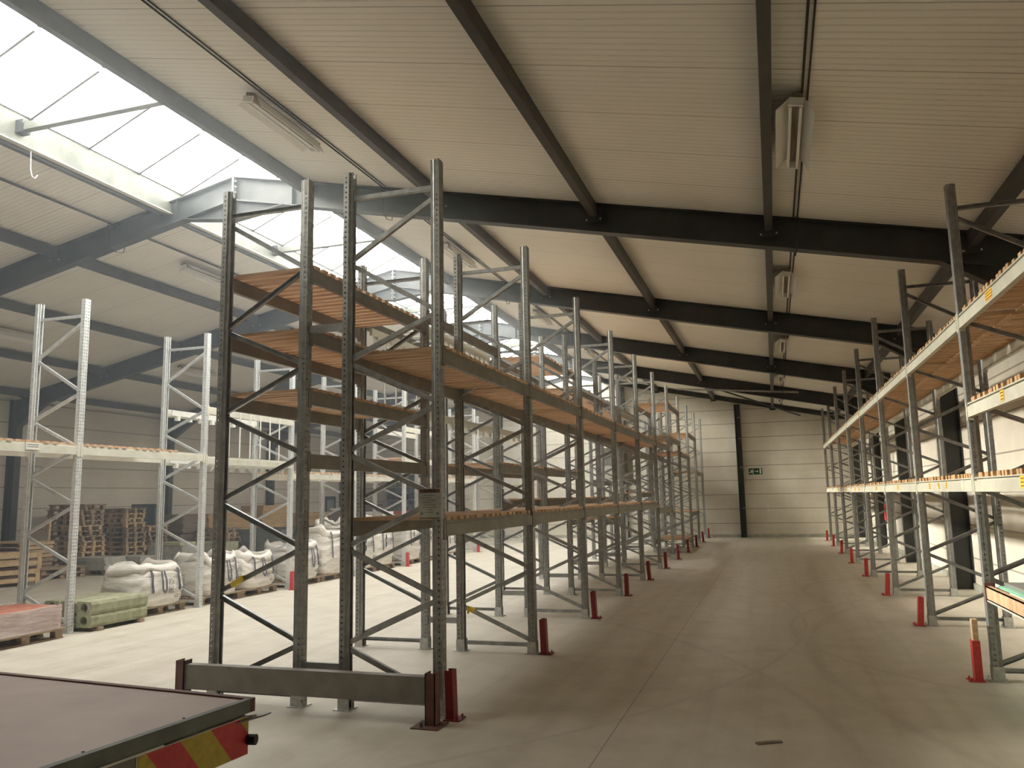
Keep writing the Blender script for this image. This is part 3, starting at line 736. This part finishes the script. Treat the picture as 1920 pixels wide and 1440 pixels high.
# ------------------------------------------------------------------ goods: pallets, bags, slabs
def pallet_parts(mat):
    top = MB()
    for yy in (-.4, -.2, 0, .2, .4): top.box(-.6, .6, yy-.05 if yy else -.07, yy+.05 if yy else .07, .122, .144)
    for xx in (-.5275, 0, .5275): top.box(xx-.0725, xx+.0725, -.4, .4, .100, .122)
    sk = MB()
    for xx in (-.53, 0, .53): sk.box(xx-.06, xx+.06, -.05, .05, .022, .1)
    sk.box(-.6, .6, -.05, .05, 0, .022)
    return top.mesh('pallet', mat), sk.mesh('skid', mat)
PAL = {'o': pallet_parts(M['pallet']), 'n': pallet_parts(M['pallet_new'])}
def single(k):
    a, s = PAL[k]; mb = MB()
    mb.add([v.co for v in a.vertices], [tuple(p.vertices) for p in a.polygons])
    for yy in (-.35, 0, .35): mb.add([(v.co.x, v.co.y+yy, v.co.z) for v in s.vertices], [tuple(p.vertices) for p in s.polygons])
    return mb.mesh('wooden_pallet', M['pallet' if k == 'o' else 'pallet_new'])
SPAL = {'o': single('o'), 'n': single('n')}
def pallet(x, y, z, rz, k, label, group, near=False):
    if near:
        o = inst('wooden_pallet', PAL[k][0], None, (x, y, z), rz)
        for yy in (-.35, 0, .35): inst('skid', PAL[k][1], o, (0, yy, 0))
    else: o = inst('wooden_pallet', SPAL[k], None, (x, y, z), rz)
    tag(o, label, 'pallet', group); return o
def bag(x, y, z, wx, wy, h, seed, label, group, kind='open', lean=0):
    rnd = random.Random(seed); root = empty('bulk_bag', (x, y, z), 0, label, 'bulk bag', group)
    nu, nv = 64, 28; ph = [rnd.uniform(0, 6.3) for _ in range(8)]
    def pt(u, v):
        t = 2*math.pi*u; n_ = 4.2
        ct, st = math.cos(t), math.sin(t)
        cx = math.copysign(abs(ct)**(2/n_), ct); cy = math.copysign(abs(st)**(2/n_), st)
        bul = .86+.14*math.sin(math.pi*min(max(v*.96+.05, 0), 1))**.6
        bul += .012*math.sin(26*v*h+2.2*math.sin(t*2+ph[0])+ph[1])+.010*math.sin(43*v*h+3*math.sin(t*3+ph[2]))+.014*math.sin(t*5+ph[3]+3*v)
        hh = h*v*(1+.05*math.sin(t*2+ph[4])+.03*math.sin(t*3+ph[5]))
        return (wx/2*cx*bul+lean*v*v, wy/2*cy*bul, hh)
    vs = [pt(u/nu, v/nv) for v in range(nv+1) for u in range(nu)]
    fs = [(v*nu+u, v*nu+(u+1) % nu, (v+1)*nu+(u+1) % nu, (v+1)*nu+u) for v in range(nv) for u in range(nu)]
    fs.append(tuple(range(nu))[::-1])
    MBt = MB().add(vs, fs)
    # sunken top
    base = len(MBt.v)-nu; rings = []
    for q, (sc, dz) in enumerate(((.93, .015), (.78, -.04), (.5, -.06), (.2, -.03))):
        ring = []
        for u in range(nu):
            p = pt(u/nu, 1); r0 = 1+.03*math.sin(7*u/nu*6.28+q*2)
            ring.append((p[0]*sc*r0, p[1]*sc*r0, p[2]+dz+.025*math.sin(u/nu*6.28*4+ph[6]+q)))
        MBt.v += ring; b2 = base+nu*(q+1)
        for u in range(nu): MBt.f.append((b2-nu+u, b2-nu+(u+1) % nu, b2+(u+1) % nu, b2+u))
    MBt.f.append(tuple(range(len(MBt.v)-nu, len(MBt.v))))
    MBt.build('sack', M['bag'], root, True)
    if kind == 'open':    # crumpled skirt folded over the rim
        fl = MB(); n = 56; vs = []
        for u in range(n):
            p = Vector(pt(u/n, 1)); out = Vector((p.x, p.y, 0)).normalized()
            a = 2*math.pi*u/n
            up = .05+.06*abs(math.sin(a*2+ph[6]))+.03*math.sin(a*7+ph[7])
            dr = .05+.10*max(0, math.sin(a*1.5+ph[5]))+.03*math.sin(a*6)
            vs += [p*1.0-out*.07+Vector((0, 0, .01)), p-out*.02+Vector((0, 0, up)), p+out*.035+Vector((0, 0, up*.3)), p+out*.045+Vector((0, 0, -dr))]
        for u in range(n):
            for k in range(3):
                a = u*4+k; b = ((u+1) % n)*4+k; fl.f.append((a, b, b+1, a+1))
        fl.v = [tuple(v) for v in vs]
        sk_ = fl.build('skirt', M['bag'], root, True); md = sk_.modifiers.new('thickness', 'SOLIDIFY'); md.thickness = .006
    # dark lifting straps on the +x face and hanging loops
    for q, yy in enumerate((-wy*.27, wy*.27)):
        s = MB(); pts = []
        for j in range(9):
            v = 1-.62*j/8; u0 = math.asin(max(-1, min(1, (yy/(wy/2)))))/(2*math.pi)
            bx = wx/2*(.86+.14*math.sin(math.pi*min(v*.96+.05, 1))**.6)+.018+lean*v*v
            pts.append((bx, yy+.01*math.sin(j+q), h*v))
        for a, b in zip(pts, pts[1:]): s.bar(a, b, .045, .006, (1, 0, 0))
        s.build('strap', M['strap'], root)
    lp = MB(); x0 = wx/2+.05+lean; yl = rnd.uniform(-.1, .12)
    pts = [(x0-.05, yl-.03, h*.95), (x0, yl-.05, h*.7), (x0+.01, yl-.045, h*.45), (x0+.015, yl, h*.36), (x0+.01, yl+.045, h*.45), (x0, yl+.04, h*.7), (x0-.05, yl+.03, h*.95)]
    if kind == 'open':
        for a, b in zip(pts, pts[1:]): lp.bar(a, b, .035, .006, (1, 0, 0))
        lp.build('lifting_loop', M['strap'], root)
        # handling pictograms and recycling triangle
        pr = MB(); X = wx/2+.032+lean*.4
        def sq(yc, zc, s, ln):
            for a, b, c, d_ in ((-s, s, s, s+.005), (-s, s, -s-.005, -s), (-s, -s+.005, -s, s), (s-.005, s, -s, s)): pr.box(X, X+.002, yc+a, yc+b, zc+c, zc+d_)
            for l in ln: pr.bar((X+.001, yc+l[0], zc+l[1]), (X+.001, yc+l[2], zc+l[3]), .002, .008, (0, 0, 1) if abs(l[2]-l[0]) > .001 else (0, 1, 0))
        g1 = [(-.03, -.04, -.03, .01), (.03, -.04, .03, .01), (-.03, .01, .0, .03), (.0, .03, .03, .01)]
        g2 = [(-.03, -.05, -.03, .05), (.0, -.05, .0, .03), (.03, -.05, .03, .05), (-.03, .0, .03, .01)]
        for yc in (.10, .36):
            for zc, g_ in ((h*.66, g1), (h*.42, g2)):
                pr = MB(); sq(yc, zc, .055, g_); pr.build('pictogram', M['ink'], root)
        pr = MB()
        for k in range(3):
            a0 = k*2.094+.5
            for j in range(3):
                aa, ab = a0+j*.5, a0+(j+1)*.5
                pr.bar((X+.001, .22+.03*math.cos(aa), h*.22+.03*math.sin(aa)), (X+.001, .22+.03*math.cos(ab), h*.22+.03*math.sin(ab)), .002, .013, (1, 0, 0))
        pr.build('recycling_mark', M['ink'], root)
    else:
        X = wx/2*1.0+.03+lean*.5
        lg = MB()
        for k in range(12):
            a, b = k*math.pi/12, (k+1)*math.pi/12
            for s in (0, 1):
                z0 = h*.62+(.09 if s else -.09)
                lg.add([(X, -.18, z0), (X, -.18+.075*math.sin(a), z0+.085*math.cos(a)), (X, -.18+.075*math.sin(b), z0+.085*math.cos(b)),
                        (X+.002, -.18, z0), (X+.002, -.18+.075*math.sin(a), z0+.085*math.cos(a)), (X+.002, -.18+.075*math.sin(b), z0+.085*math.cos(b))],
                       [(0, 1, 2), (3, 5, 4), (0, 3, 4, 1), (1, 4, 5, 2), (2, 5, 3, 0)])
        lg.box(X, X+.002, -.06, .28, h*.62-.10, h*.62-.093); lg.box(X, X+.002, -.06, .28, h*.62+.06, h*.62+.067)
        lg.build('logo', M['ink'], root)
        tm_ = text_mesh('COST', .15); tm_.materials.append(M['ink'])
        t_ = inst('lettering', tm_, root, (X+.002, .11, h*.62-.015)); t_.rotation_euler = (math.pi/2, 0, math.pi/2)
    return root
# goods under the silver rack, from the left
pallet(-10.08, 8.62, 0, R(90), 'o', 'old wooden pallet under the film-wrapped bricks', 'pallets under goods', True)
br = empty('brick_stack', (-10.08, 8.60, .144), 0, 'red bricks in torn clear film on a pallet at the left edge', 'brick stack')
bk = MB(); 
for lz in range(5):
    for a in range(5):
        for b in range(4):
            x0, y0_ = -.43+b*.215, -.56+a*.225
            bk.box(x0, x0+.208, y0_, y0_+.108, lz*.063, lz*.063+.058); bk.box(x0, x0+.208, y0_+.113, y0_+.22, lz*.063, lz*.063+.058)
bk.build('bricks', M['brick'], br)
fm = MB(); n = 72; rows = 9; rnd = random.Random(3)
for r0 in range(rows+1):
    for u in range(n):
        t = 2*math.pi*u/n; ct, st = math.cos(t), math.sin(t); e = 2/9.
        x0 = math.copysign(abs(ct)**e, ct)*(.455+rnd.uniform(-.004, .008)); y0_ = math.copysign(abs(st)**e, st)*(.590+rnd.uniform(-.004, .008))
        fm.v.append((x0, y0_, .005+r0*.315/rows+(rnd.uniform(-.01, .03) if r0 == rows else 0)))
for r0 in range(rows):
    for u in range(n): fm.f.append((r0*n+u, r0*n+(u+1) % n, (r0+1)*n+(u+1) % n, (r0+1)*n+u))
fm.build('stretch_film', M['film'], br, True)
# hollow concrete blocks with a round core
def core_block(L=1.12, wx=.30, h=.185, r=.068):
    mb = MB(); n = 20
    def ring(y, rad): return [(rad*math.cos(2*math.pi*k/n), y, h/2+rad*math.sin(2*math.pi*k/n)) for k in range(n)]
    def sqr(y):
        out = []
        for k in range(n):
            a = 2*math.pi*k/n; c, s = math.cos(a), math.sin(a); m = min(wx/2/max(abs(c), 1e-6), h/2/max(abs(s), 1e-6)); out.append((c*m, y, h/2+s*m))
        return out
    vs = sqr(0)+ring(0, r)+sqr(L)+ring(L, r); fs = []
    for k in range(n):
        j = (k+1) % n
        fs += [(k, j, n+j, n+k), (2*n+k, 3*n+k, 3*n+j, 2*n+j), (k, 2*n+k, 2*n+j, j), (n+k, n+j, 3*n+j, 3*n+k)]
    return mb.add(vs, fs).mesh('hollow_concrete_block', M['concrete_green'])
CB = core_block()
for a in range(3):
    for b in range(2):
        o = inst('hollow_concrete_block', CB, None, (-9.80-a*.305, 9.68, .06+b*.187))
        tag(o, 'mossy green hollow concrete block with round core, %s layer, %s from the lane' % (('bottom', 'top')[b], nth(a)), 'concrete block', 'mossy hollow blocks')
for q, yy in enumerate((9.80, 10.62)):
    o = MB().box(-10.60, -9.62, yy, yy+.09, 0, .058).build('timber_bearer', M['pallet']); tag(o, 'timber bearer under the mossy blocks, %s end' % ('near', 'far')[q], 'timber', 'bearers')
BG = [(11.52, 1.16, .60, 'open', 1, 'short open white bulk bag nearest the mossy blocks'),
      (13.12, 1.05, .66, 'open', 2, 'open white bulk bag behind the second silver frame'),
      (14.30, 1.12, .62, 'open', 3, 'open white bulk bag with crumpled lip left of the third silver frame'),
      (16.02, 1.16, .70, 'open', 4, 'open white bulk bag just past the third silver frame'),
      (17.28, 1.12, .98, 'tall', 5, 'tall white bulk bag before the fourth silver frame'),
      (18.72, 1.05, .96, 'print', 6, 'tall printed bulk bag just past the fourth silver frame'),
      (19.85, 1.05, 1.0, 'print', 7, 'tall printed bulk bag before the fifth silver frame'),
      (21.60, 1.10, 1.0, 'print', 8, 'tall printed bulk bag just past the fifth silver frame'),
      (22.80, 1.05, 1.0, 'print', 9, 'tall printed bulk bag before the sixth silver frame'),
      (24.50, 1.05, .75, 'open', 10, 'lower white bulk bag farthest down the silver row')]
for y, wy, h, kd, sd, lb in BG:
    pallet(-10.42, y, 0, R(90), 'o', 'worn pallet under the '+lb.replace('bulk ', ''), 'pallets under goods', True)
    bag(-10.42, y, .146, .98, wy, h, sd, lb, 'white bulk bags', 'open' if kd in ('open', 'tall') else 'print', .0)
# second line of bags behind the far ones
for q, (x, y, h) in enumerate(((-12.4, 21.3, 1.05), (-12.5, 22.9, 1.1))):
    bag(x, y, .146, 1.0, 1.1, h, 20+q, 'white bulk bag in the back line, %s from the left' % nth(q), 'back line bulk bags', 'open')
    pallet(x, y, 0, R(90), 'o', 'pallet under a back line bulk bag, %s from the left' % nth(q), 'pallets under goods')
# pallet stacks by the left wall
rnd = random.Random(11)
def stack(x, y, n, rz, kinds, nm):
    for q in range(n):
        pallet(x+rnd.uniform(-.05, .05)+(.22*(n-q)/n if n > 12 else 0), y+rnd.uniform(-.05, .05), q*.1445, rz+rnd.uniform(-.06, .06), kinds[q % len(kinds)], 'wooden pallet in the %s, %s from the floor' % (nm, nth(q) if q < 12 else ('thirteenth', 'fourteenth')[q-12]), 'stacked pallets by the left wall')
stack(-19.0, 18.25, 13, R(2), 'ooonnnoono', 'tallest dark stack'); stack(-19.35, 20.35, 12, R(2), 'oonnno', 'tall stack right of the tallest')
stack(-19.45, 21.5, 8, R(0), 'ooon', 'lower stack beside the dark door'); stack(-17.75, 23.0, 7, R(3), 'nnoo', 'stack in front of the timber bundles')
stack(-17.7, 16.45, 2, R(80), 'o', 'flat pair on the floor')
# thin board stack and fresh crates at the left edge
def crate(x, y, z, rz, lbl):
    o = empty('wooden_crate', (x, y, z), rz, lbl, 'crate', 'fresh wooden crates')
    MB().box(-.6, .6, -.4, .4, .09, .11).build('bottom_board', M['pallet_new'], o)
    for s in (-1, 1):
        MB().box(-.6, .6, s*.4-.012, s*.4+.012, .09, .19).box(-.6, .6, s*.4-.012, s*.4+.012, .27, .38).box(-.6, -.5, s*.4-.02, s*.4+.02, 0, .38).box(.5, .6, s*.4-.02, s*.4+.02, 0, .38).build('side_board', M['pallet_new'], o)
        MB().box(s*.6-.012, s*.6+.012, -.4, .4, .09, .19).box(s*.6-.012, s*.6+.012, -.4, .4, .27, .38).build('end_board', M['pallet_new'], o)
crate(-17.35, 14.75, 0, R(75), 'fresh wooden crate on the floor at the left edge'); crate(-17.35, 14.78, .382, R(76), 'fresh wooden crate stacked on another at the left edge')
for q in range(9):
    o = MB().box(-.75, .75, -.5, .5, .06, .085).box(-.75, -.65, -.5, .5, 0, .06).box(.65, .75, -.5, .5, 0, .06).box(-.05, .05, -.5, .5, 0, .06).build('slatted_tray', M['pallet_new' if q > 4 else 'pallet'], loc=(-18.9, 16.35-.04*(q % 2), q*.107))
    tag(o, 'flat timber tray in the stack behind the crates, %s from the floor' % nth(q), 'tray', 'timber trays by the left wall')
for q, (x, y) in enumerate(((-19.2, 15.7), (-18.1, 16.6))):
    o = MB().box(-.03, .03, -.03, .03, 0, .55).build('timber_post', M['pallet_new'], loc=(x, y, .965)); o.rotation_euler = (0, .04*(q*2-1), 0); tag(o, 'upright timber post on the tray stack, %s' % ('left', 'right')[q], 'post', 'posts on the tray stack')
# slab stacks
def slabs(x, y, n, th, mat, nm, lx=1.1, ly=.85, rz=0):
    pallet(x, y, 0, rz, 'o', 'dark pallet under the '+nm, 'pallets under goods')
    for q in range(n):
        o = MB().box(-lx/2, lx/2, -ly/2, ly/2, 0, th).build('flat_slab', mat, loc=(x+rnd.uniform(-.02, .02), y+rnd.uniform(-.02, .02), .145+q*(th+.002))); o.rotation_euler = (0, 0, rz+rnd.uniform(-.03, .03))
        tag(o, 'thin flat slab in the %s, %s up' % (nm, nth(q)), 'slab', 'stacked slabs')
slabs(-17.55, 17.75, 6, .05, M['concrete_grey'], 'grey-green slab pile', 1.1, .8, R(4)); slabs(-17.4, 18.9, 5, .05, M['concrete_grey'], 'second grey-green slab pile', 1.0, .8, R(4))
slabs(-17.5, 20.6, 2, .22, M['concrete_grey'], 'pale block pile left of the bin', 1.2, .9, R(5)); slabs(-16.9, 21.7, 2, .24, M['concrete_green'], 'block pile beside the bin', 1.1, .9, R(5))
o = MB().box(-.5, .5, -.35, .35, 0, .09).build('yellow_sack', M['pale_sack'], loc=(-17.5, 20.6, .60)); tag(o, 'pale yellow sack lying on the pale block pile', 'sack')
# timber bundles
def bundle(x, y, z, L, wd, h, mat, lbl, rz=0):
    mb = MB(); nz = max(2, int(h/.07)); r2 = random.Random(int(x*10+y*3+z*17))
    for a in range(nz):
        e = r2.uniform(-.05, .05); mb.box(-wd/2, wd/2, -L/2+e, L/2+e, a*h/nz, (a+1)*h/nz-.006)
        mb.box(wd/2-.001, wd/2+r2.uniform(.0, .02), -L/2+e, L/2+e, a*h/nz+.004, (a+1)*h/nz-.012)
    o = mb.build('timber_bundle', mat, loc=(x, y, z)); o.rotation_euler = (0, 0, rz); tag(o, lbl, 'timber bundle', 'timber bundles by the left wall')
for q, (x, y, z, L, wd, h, mt, lb) in enumerate((
    (-19.0, 23.0, 0, 1.9, 1.0, .85, 'timber_dark', 'dark timber bundle on the floor, near end of the pile'),
    (-19.0, 25.1, 0, 2.1, 1.0, .85, 'timber_dark', 'dark timber bundle on the floor, middle of the pile'),
    (-19.0, 22.75, .87, 1.2, .95, .62, 'timber_dark', 'brown timber bundle on top, nearest end'),
    (-19.0, 24.6, .87, 2.3, .95, .60, 'timber', 'long yellow timber bundle on top of the dark pile'),
    (-18.95, 27.2, 0, 1.6, 1.0, 1.72, 'timber', 'tall yellow timber bundle at the far end of the pile'),
    (-18.9, 30.2, 0, 3.4, 1.0, .70, 'timber_dark', 'low dark timber bundle farther along the left wall'),
    (-18.8, 30.2, .72, 3.0, 1.0, .65, 'timber', 'yellow timber bundle farther along the left wall'),
    (-19.1, 14.0, 0, .9, .6, .45, 'timber_dark', 'small timber bundle beyond the left picture edge'))):
    bundle(x, y, z, L, wd, h, M[mt], lb)
# skips
def skip(x, y, rz, lbl):
    mb = MB(); t = [(-.75, -.5), (.75, -.5), (.75, .5), (-.75, .5)]; b = [(-.5, -.42), (.5, -.42), (.5, .42), (-.5, .42)]
    vs = [(a, c, .1) for a, c in b]+[(a, c, .95) for a, c in t]+[(a*.94, c*.94, .16) for a, c in b]+[(a*.95, c*.94, .95) for a, c in t]
    fs = [(0, 1, 2, 3)]+[(i, (i+1) % 4, 4+(i+1) % 4, 4+i) for i in range(4)]+[(8, 9, 10, 11)]+[(8+i, 8+(i+1) % 4, 12+(i+1) % 4, 12+i) for i in range(4)]+[(4+i, 4+(i+1) % 4, 12+(i+1) % 4, 12+i) for i in range(4)]
    o = mb.add(vs, fs).build('steel_skip', M['bin'], loc=(x, y, 0)); o.rotation_euler = (0, 0, rz); tag(o, lbl, 'skip', 'grey steel skips')
    MB().box(-.4, -.3, -.4, .4, 0, .1).box(.3, .4, -.4, .4, 0, .1).build('runner', M['bin'], o)
    MB().box(-.78, .78, -.54, -.5, .92, .98).box(-.78, .78, .5, .54, .92, .98).build('rim', M['bin'], o)
skip(-16.1, 23.3, R(8), 'grey steel skip with sloping side by the timber'); skip(-15.8, 24.9, R(-5), 'second grey steel skip behind the first')
# wrapped goods further along
for q, (x, y, h, mt) in enumerate(((-17.2, 30.6, 1.5, 'timber_dark'), (-15.2, 29.3, 1.35, 'white'), (-13.9, 31.4, 1.3, 'white'), (-16.2, 33.2, 1.3, 'brick'), (-12.8, 28.4, 1.2, 'white'))):
    o = empty('wrapped_load', (x, y, .145), 0, 'film-wrapped pallet load far at left, %s of the far group' % nth(q), 'pallet load', 'far wrapped pallet loads')
    MB().box(-.55, .55, -.45, .45, 0, h-.2).build('load', M[mt], o); MB().box(-.56, .56, -.46, .46, h-.2, h-.12).build('cover', M['red' if q == 3 else 'white_label'], o)
    pallet(x, y, 0, 0, 'o', 'pallet under a far film-wrapped load, %s of the far group' % nth(q), 'pallets under goods')
# shelving with small boxes against the back wall
o = empty('parts_shelving', (-16.6, 35.25, 0), 0, 'dark parts shelving with drawers against the far wall', 'shelving')
MB().box(-1.0, 1.0, .2, .3, 0, 3.6).build('back_panel', M['bin'], o)
for z in (.02, .6, 1.2, 1.8, 2.4, 3.0, 3.56): MB().box(-1.0, 1.0, -.25, .2, z, z+.03).build('shelf', M['sheet_grey'], o)
for s in (-1.0, 0, .97): MB().box(s, s+.03, -.25, .2, 0, 3.6).build('side_panel', M['sheet_grey'], o)
for a in range(7):
    for z in (.63, 1.23, 1.83, 2.43): MB().box(-.95+a*.275, -.95+a*.275+.22, -.24, .1, z, z+.28).build('drawer_box', M['black' if z > 1.5 and z < 2.2 else 'bin'], o)
o = MB().box(-.8, .8, -.3, .3, 0, .05)
for a in range(16): o.box(-.8, .8, -.3, .3, .1*a+.06, .1*a+.13)
o = o.build('dark_board_stack', M['rust'], loc=(-18.6, 34.7, 0)); tag(o, 'dark brown board stack by the far left corner', 'board stack')
o = MB().box(-.12, .12, -.01, .01, -.22, .22).build('red_notice', M['red'], loc=(-19.62, Y1-.02, 2.74)); tag(o, 'small red notice on the far wall at left', 'sign')
MB().box(-.08, .08, -.012, -.01, -.05, .12).build('pictogram', M['white'], o)
o = MB().tube([(0, 0, 0), (0, 0, .03), (0, 0, .48), (0, 0, .53), (0, 0, .56)], [.06, .075, .075, .05, .02], 12).build('fire_extinguisher', M['red'], loc=(3.28, 27.6, .9)); tag(o, 'red fire extinguisher hanging on the right wall', 'fire extinguisher')
MB().tube([(0, 0, .56), (0, 0, .62)], .02, 8).build('valve', M['black'], o)
MB().box(.075, .14, -.03, .03, .2, .4).build('wall_bracket', M['black'], o)
# exit sign
o = MB().box(-.28, .28, -.012, 0, -.135, .135).build('exit_sign', M['green_sign'], loc=(-.70, Y1-.005, 2.73)); tag(o, 'green emergency exit sign with running man on the back wall', 'sign')
a = MB().box(-.30, .30, -.006, .002, -.155, -.137).box(-.30, .30, -.006, .002, .137, .155).box(-.30, -.282, -.006, .002, -.155, .155).box(.282, .30, -.006, .002, -.155, .155); a.build('sign_border', M['white'], o)
MB().box(.165, .235, -.015, -.012, -.105, .115).build('door_symbol', M['white'], o)
MB().prism([(-.02, -.012), (.06, -.012), (.06, -.05), (.125, 0), (.06, .05), (.06, .012), (-.02, .012)], 1, -.015, -.012).build('arrow', M['white'], o)
mn = MB(); mn.tube([(-.085, -.0135, .085), (-.080, -.0135, .10)], .026, 10)
for p0, p1, ww in (((-.10, .06), (-.155, -.01), .055), ((-.11, .05), (-.19, .05), .022), ((-.19, .05), (-.205, .0), .022), ((-.10, .04), (-.07, .0), .022), ((-.07, .0), (-.045, .0), .022),
                   ((-.155, -.01), (-.10, -.05), .034), ((-.10, -.05), (-.085, -.12), .030), ((-.155, -.01), (-.185, -.05), .034), ((-.185, -.05), (-.26, -.045), .030)):
    mn.bar((p0[0], -.0135, p0[1]), (p1[0], -.0135, p1[1]), .003, ww, (p1[1]-p0[1], 0, p0[0]-p1[0]))
mn.build('running_figure', M['white'], o)
# ------------------------------------------------------------------ flatbed trailer deck in the foreground
tr = empty('flatbed_trailer', (-2.18, 3.10, 0), R(-5.5), 'brown flatbed trailer with chevron rear board in the near left corner', 'trailer')
MB().box(-2.45, -.03, -2.2, -.03, .955, 1.003).build('deck_panel', M['deckplate'], tr)
MB().box(-2.5, 0, -.03, 0, .955, 1.010).build('edge_rail', M['rust'], tr); MB().box(-.03, 0, -2.2, -.03, .955, 1.010).build('edge_rail', M['bin'], tr)
MB().box(-.060, -.032, -2.2, -.05, .80, .955).build('side_member', M['steel_dark'], tr); MB().box(-2.5, -.05, -.035, -.005, .83, .955).build('side_member', M['steel_dark'], tr)
MB().box(-.002, .006, -2.1, -.5, .945, .953).build('trim_strip', M['white'], tr)
MB().add([(-.01, -.14, .925), (.075, -.02, .945), (.07, .02, .945), (-.01, -.02, .935), (-.01, -.14, .931), (.075, -.02, .951), (.07, .02, .951), (-.01, -.02, .941)], [(0, 1, 2, 3), (4, 7, 6, 5), (0, 4, 5, 1), (1, 5, 6, 2), (2, 6, 7, 3), (3, 7, 4, 0)]).build('corner_tab', M['sheet_grey'], tr)
MB().box(-.03, .0, -2.2, -.625, .74, .945).build('side_panel', M['sheet_dark'], tr)
cb = empty('chevron_board', (0, 0, 0)); cb.parent = tr
MB().box(-.03, .002, -.62, -.04, .790, .945).build('board', M['white_label'], cb)
M['chev_red'] = mottled('chevron_red', (.50, .03, .045), (.60, .05, .06), 30, .4); M['chev_yel'] = mottled('chevron_yellow', (.42, .31, .03), (.52, .40, .05), 30, .4)
k = 0; y = -1.06; sw = .16
def clip(poly, lo, hi):
    out = []
    for side, lim in ((1, lo), (-1, hi)):
        out = []; n = len(poly)
        for i in range(n):
            a, b = poly[i], poly[(i+1) % n]; ia, ib = side*(a[0]-lim) >= 0, side*(b[0]-lim) >= 0
            if ia: out.append(a)
            if ia != ib:
                t_ = (lim-a[0])/(b[0]-a[0]); out.append((lim, a[1]+t_*(b[1]-a[1])))
        poly = out
    return poly
y = -1.06-.16
while y < -.06:
    p = clip([(y+.12, .793), (y+.12+sw, .793), (y+sw, .942), (y, .942)], -.615, -.045)
    if len(p) >= 3: MB().prism(p, 0, .002, .005).build('chevron_stripe', M['chev_red' if k % 2 == 0 else 'chev_yel'], cb)
    y += sw; k += 1
MB().tube([(.005, -.045, .85), (.040, -.035, .85)], .022, 10).build('corner_buffer', M['black'], tr)
q = MB()
for yy in (-.35, -.8, -1.3, -1.8): q.box(-.06, -.052, yy, yy+.008, 1.003, 1.006)
q.build('rivet', M['black'], tr)
MB().box(-1.9, -.6, -2.1, -.3, .55, .70).box(-1.9, -1.75, -2.1, -.3, .70, .95).box(-.75, -.6, -2.1, -.3, .70, .95).build('chassis', M['steel_dark'], tr)
for xx in (-2.1, -.42):
    wv = MB().tube([(xx-.1, -1.3, .34), (xx+.1, -1.3, .34)], .34, 24).build('wheel', M['black'], tr)
    MB().tube([(xx-.105, -1.3, .34), (xx+.105, -1.3, .34)], .17, 16).build('hub', M['sheet_grey'], wv)
MB().box(-1.95, -.55, -1.35, -1.25, .30, .38).box(-1.4, -1.1, -1.4, -1.2, .38, .55).build('axle', M['steel_dark'], tr)
# small debris on the floor
o = MB().box(-.10, .10, -.02, .02, 0, .012).build('wood_chip', M['timber_dark'], loc=(-.15, 6.55, 0)); o.rotation_euler = (0, 0, .5); tag(o, 'small dark splinter lying on the aisle floor', 'splinter')

# ------------------------------------------------------------------ haze volume added to stand in for bluish lens glare
m = bpy.data.materials.new('glare_haze'); m.use_nodes = True; nt = m.node_tree; nt.nodes.remove(nt.nodes['Principled BSDF'])
vs_ = N(nt, 'ShaderNodeVolumeScatter'); vs_.inputs['Density'].default_value = .0105; vs_.inputs['Anisotropy'].default_value = .35; vs_.inputs['Color'].default_value = (.84, .92, 1, 1)
nt.links.new(vs_.outputs[0], nt.nodes['Material Output'].inputs['Volume'])
o = MB().prism([(XL+.02, .4), (-3.3, .4), (-3.3, roofz(-3.3)-.02), (RX, RZ-.02), (XL+.02, roofz(XL)-.02)], 1, 2.0, 21.0).build('glare_haze', m)
tag(o, 'thin bluish haze added for lens glare under the skylight at left', 'haze', kind='stuff')
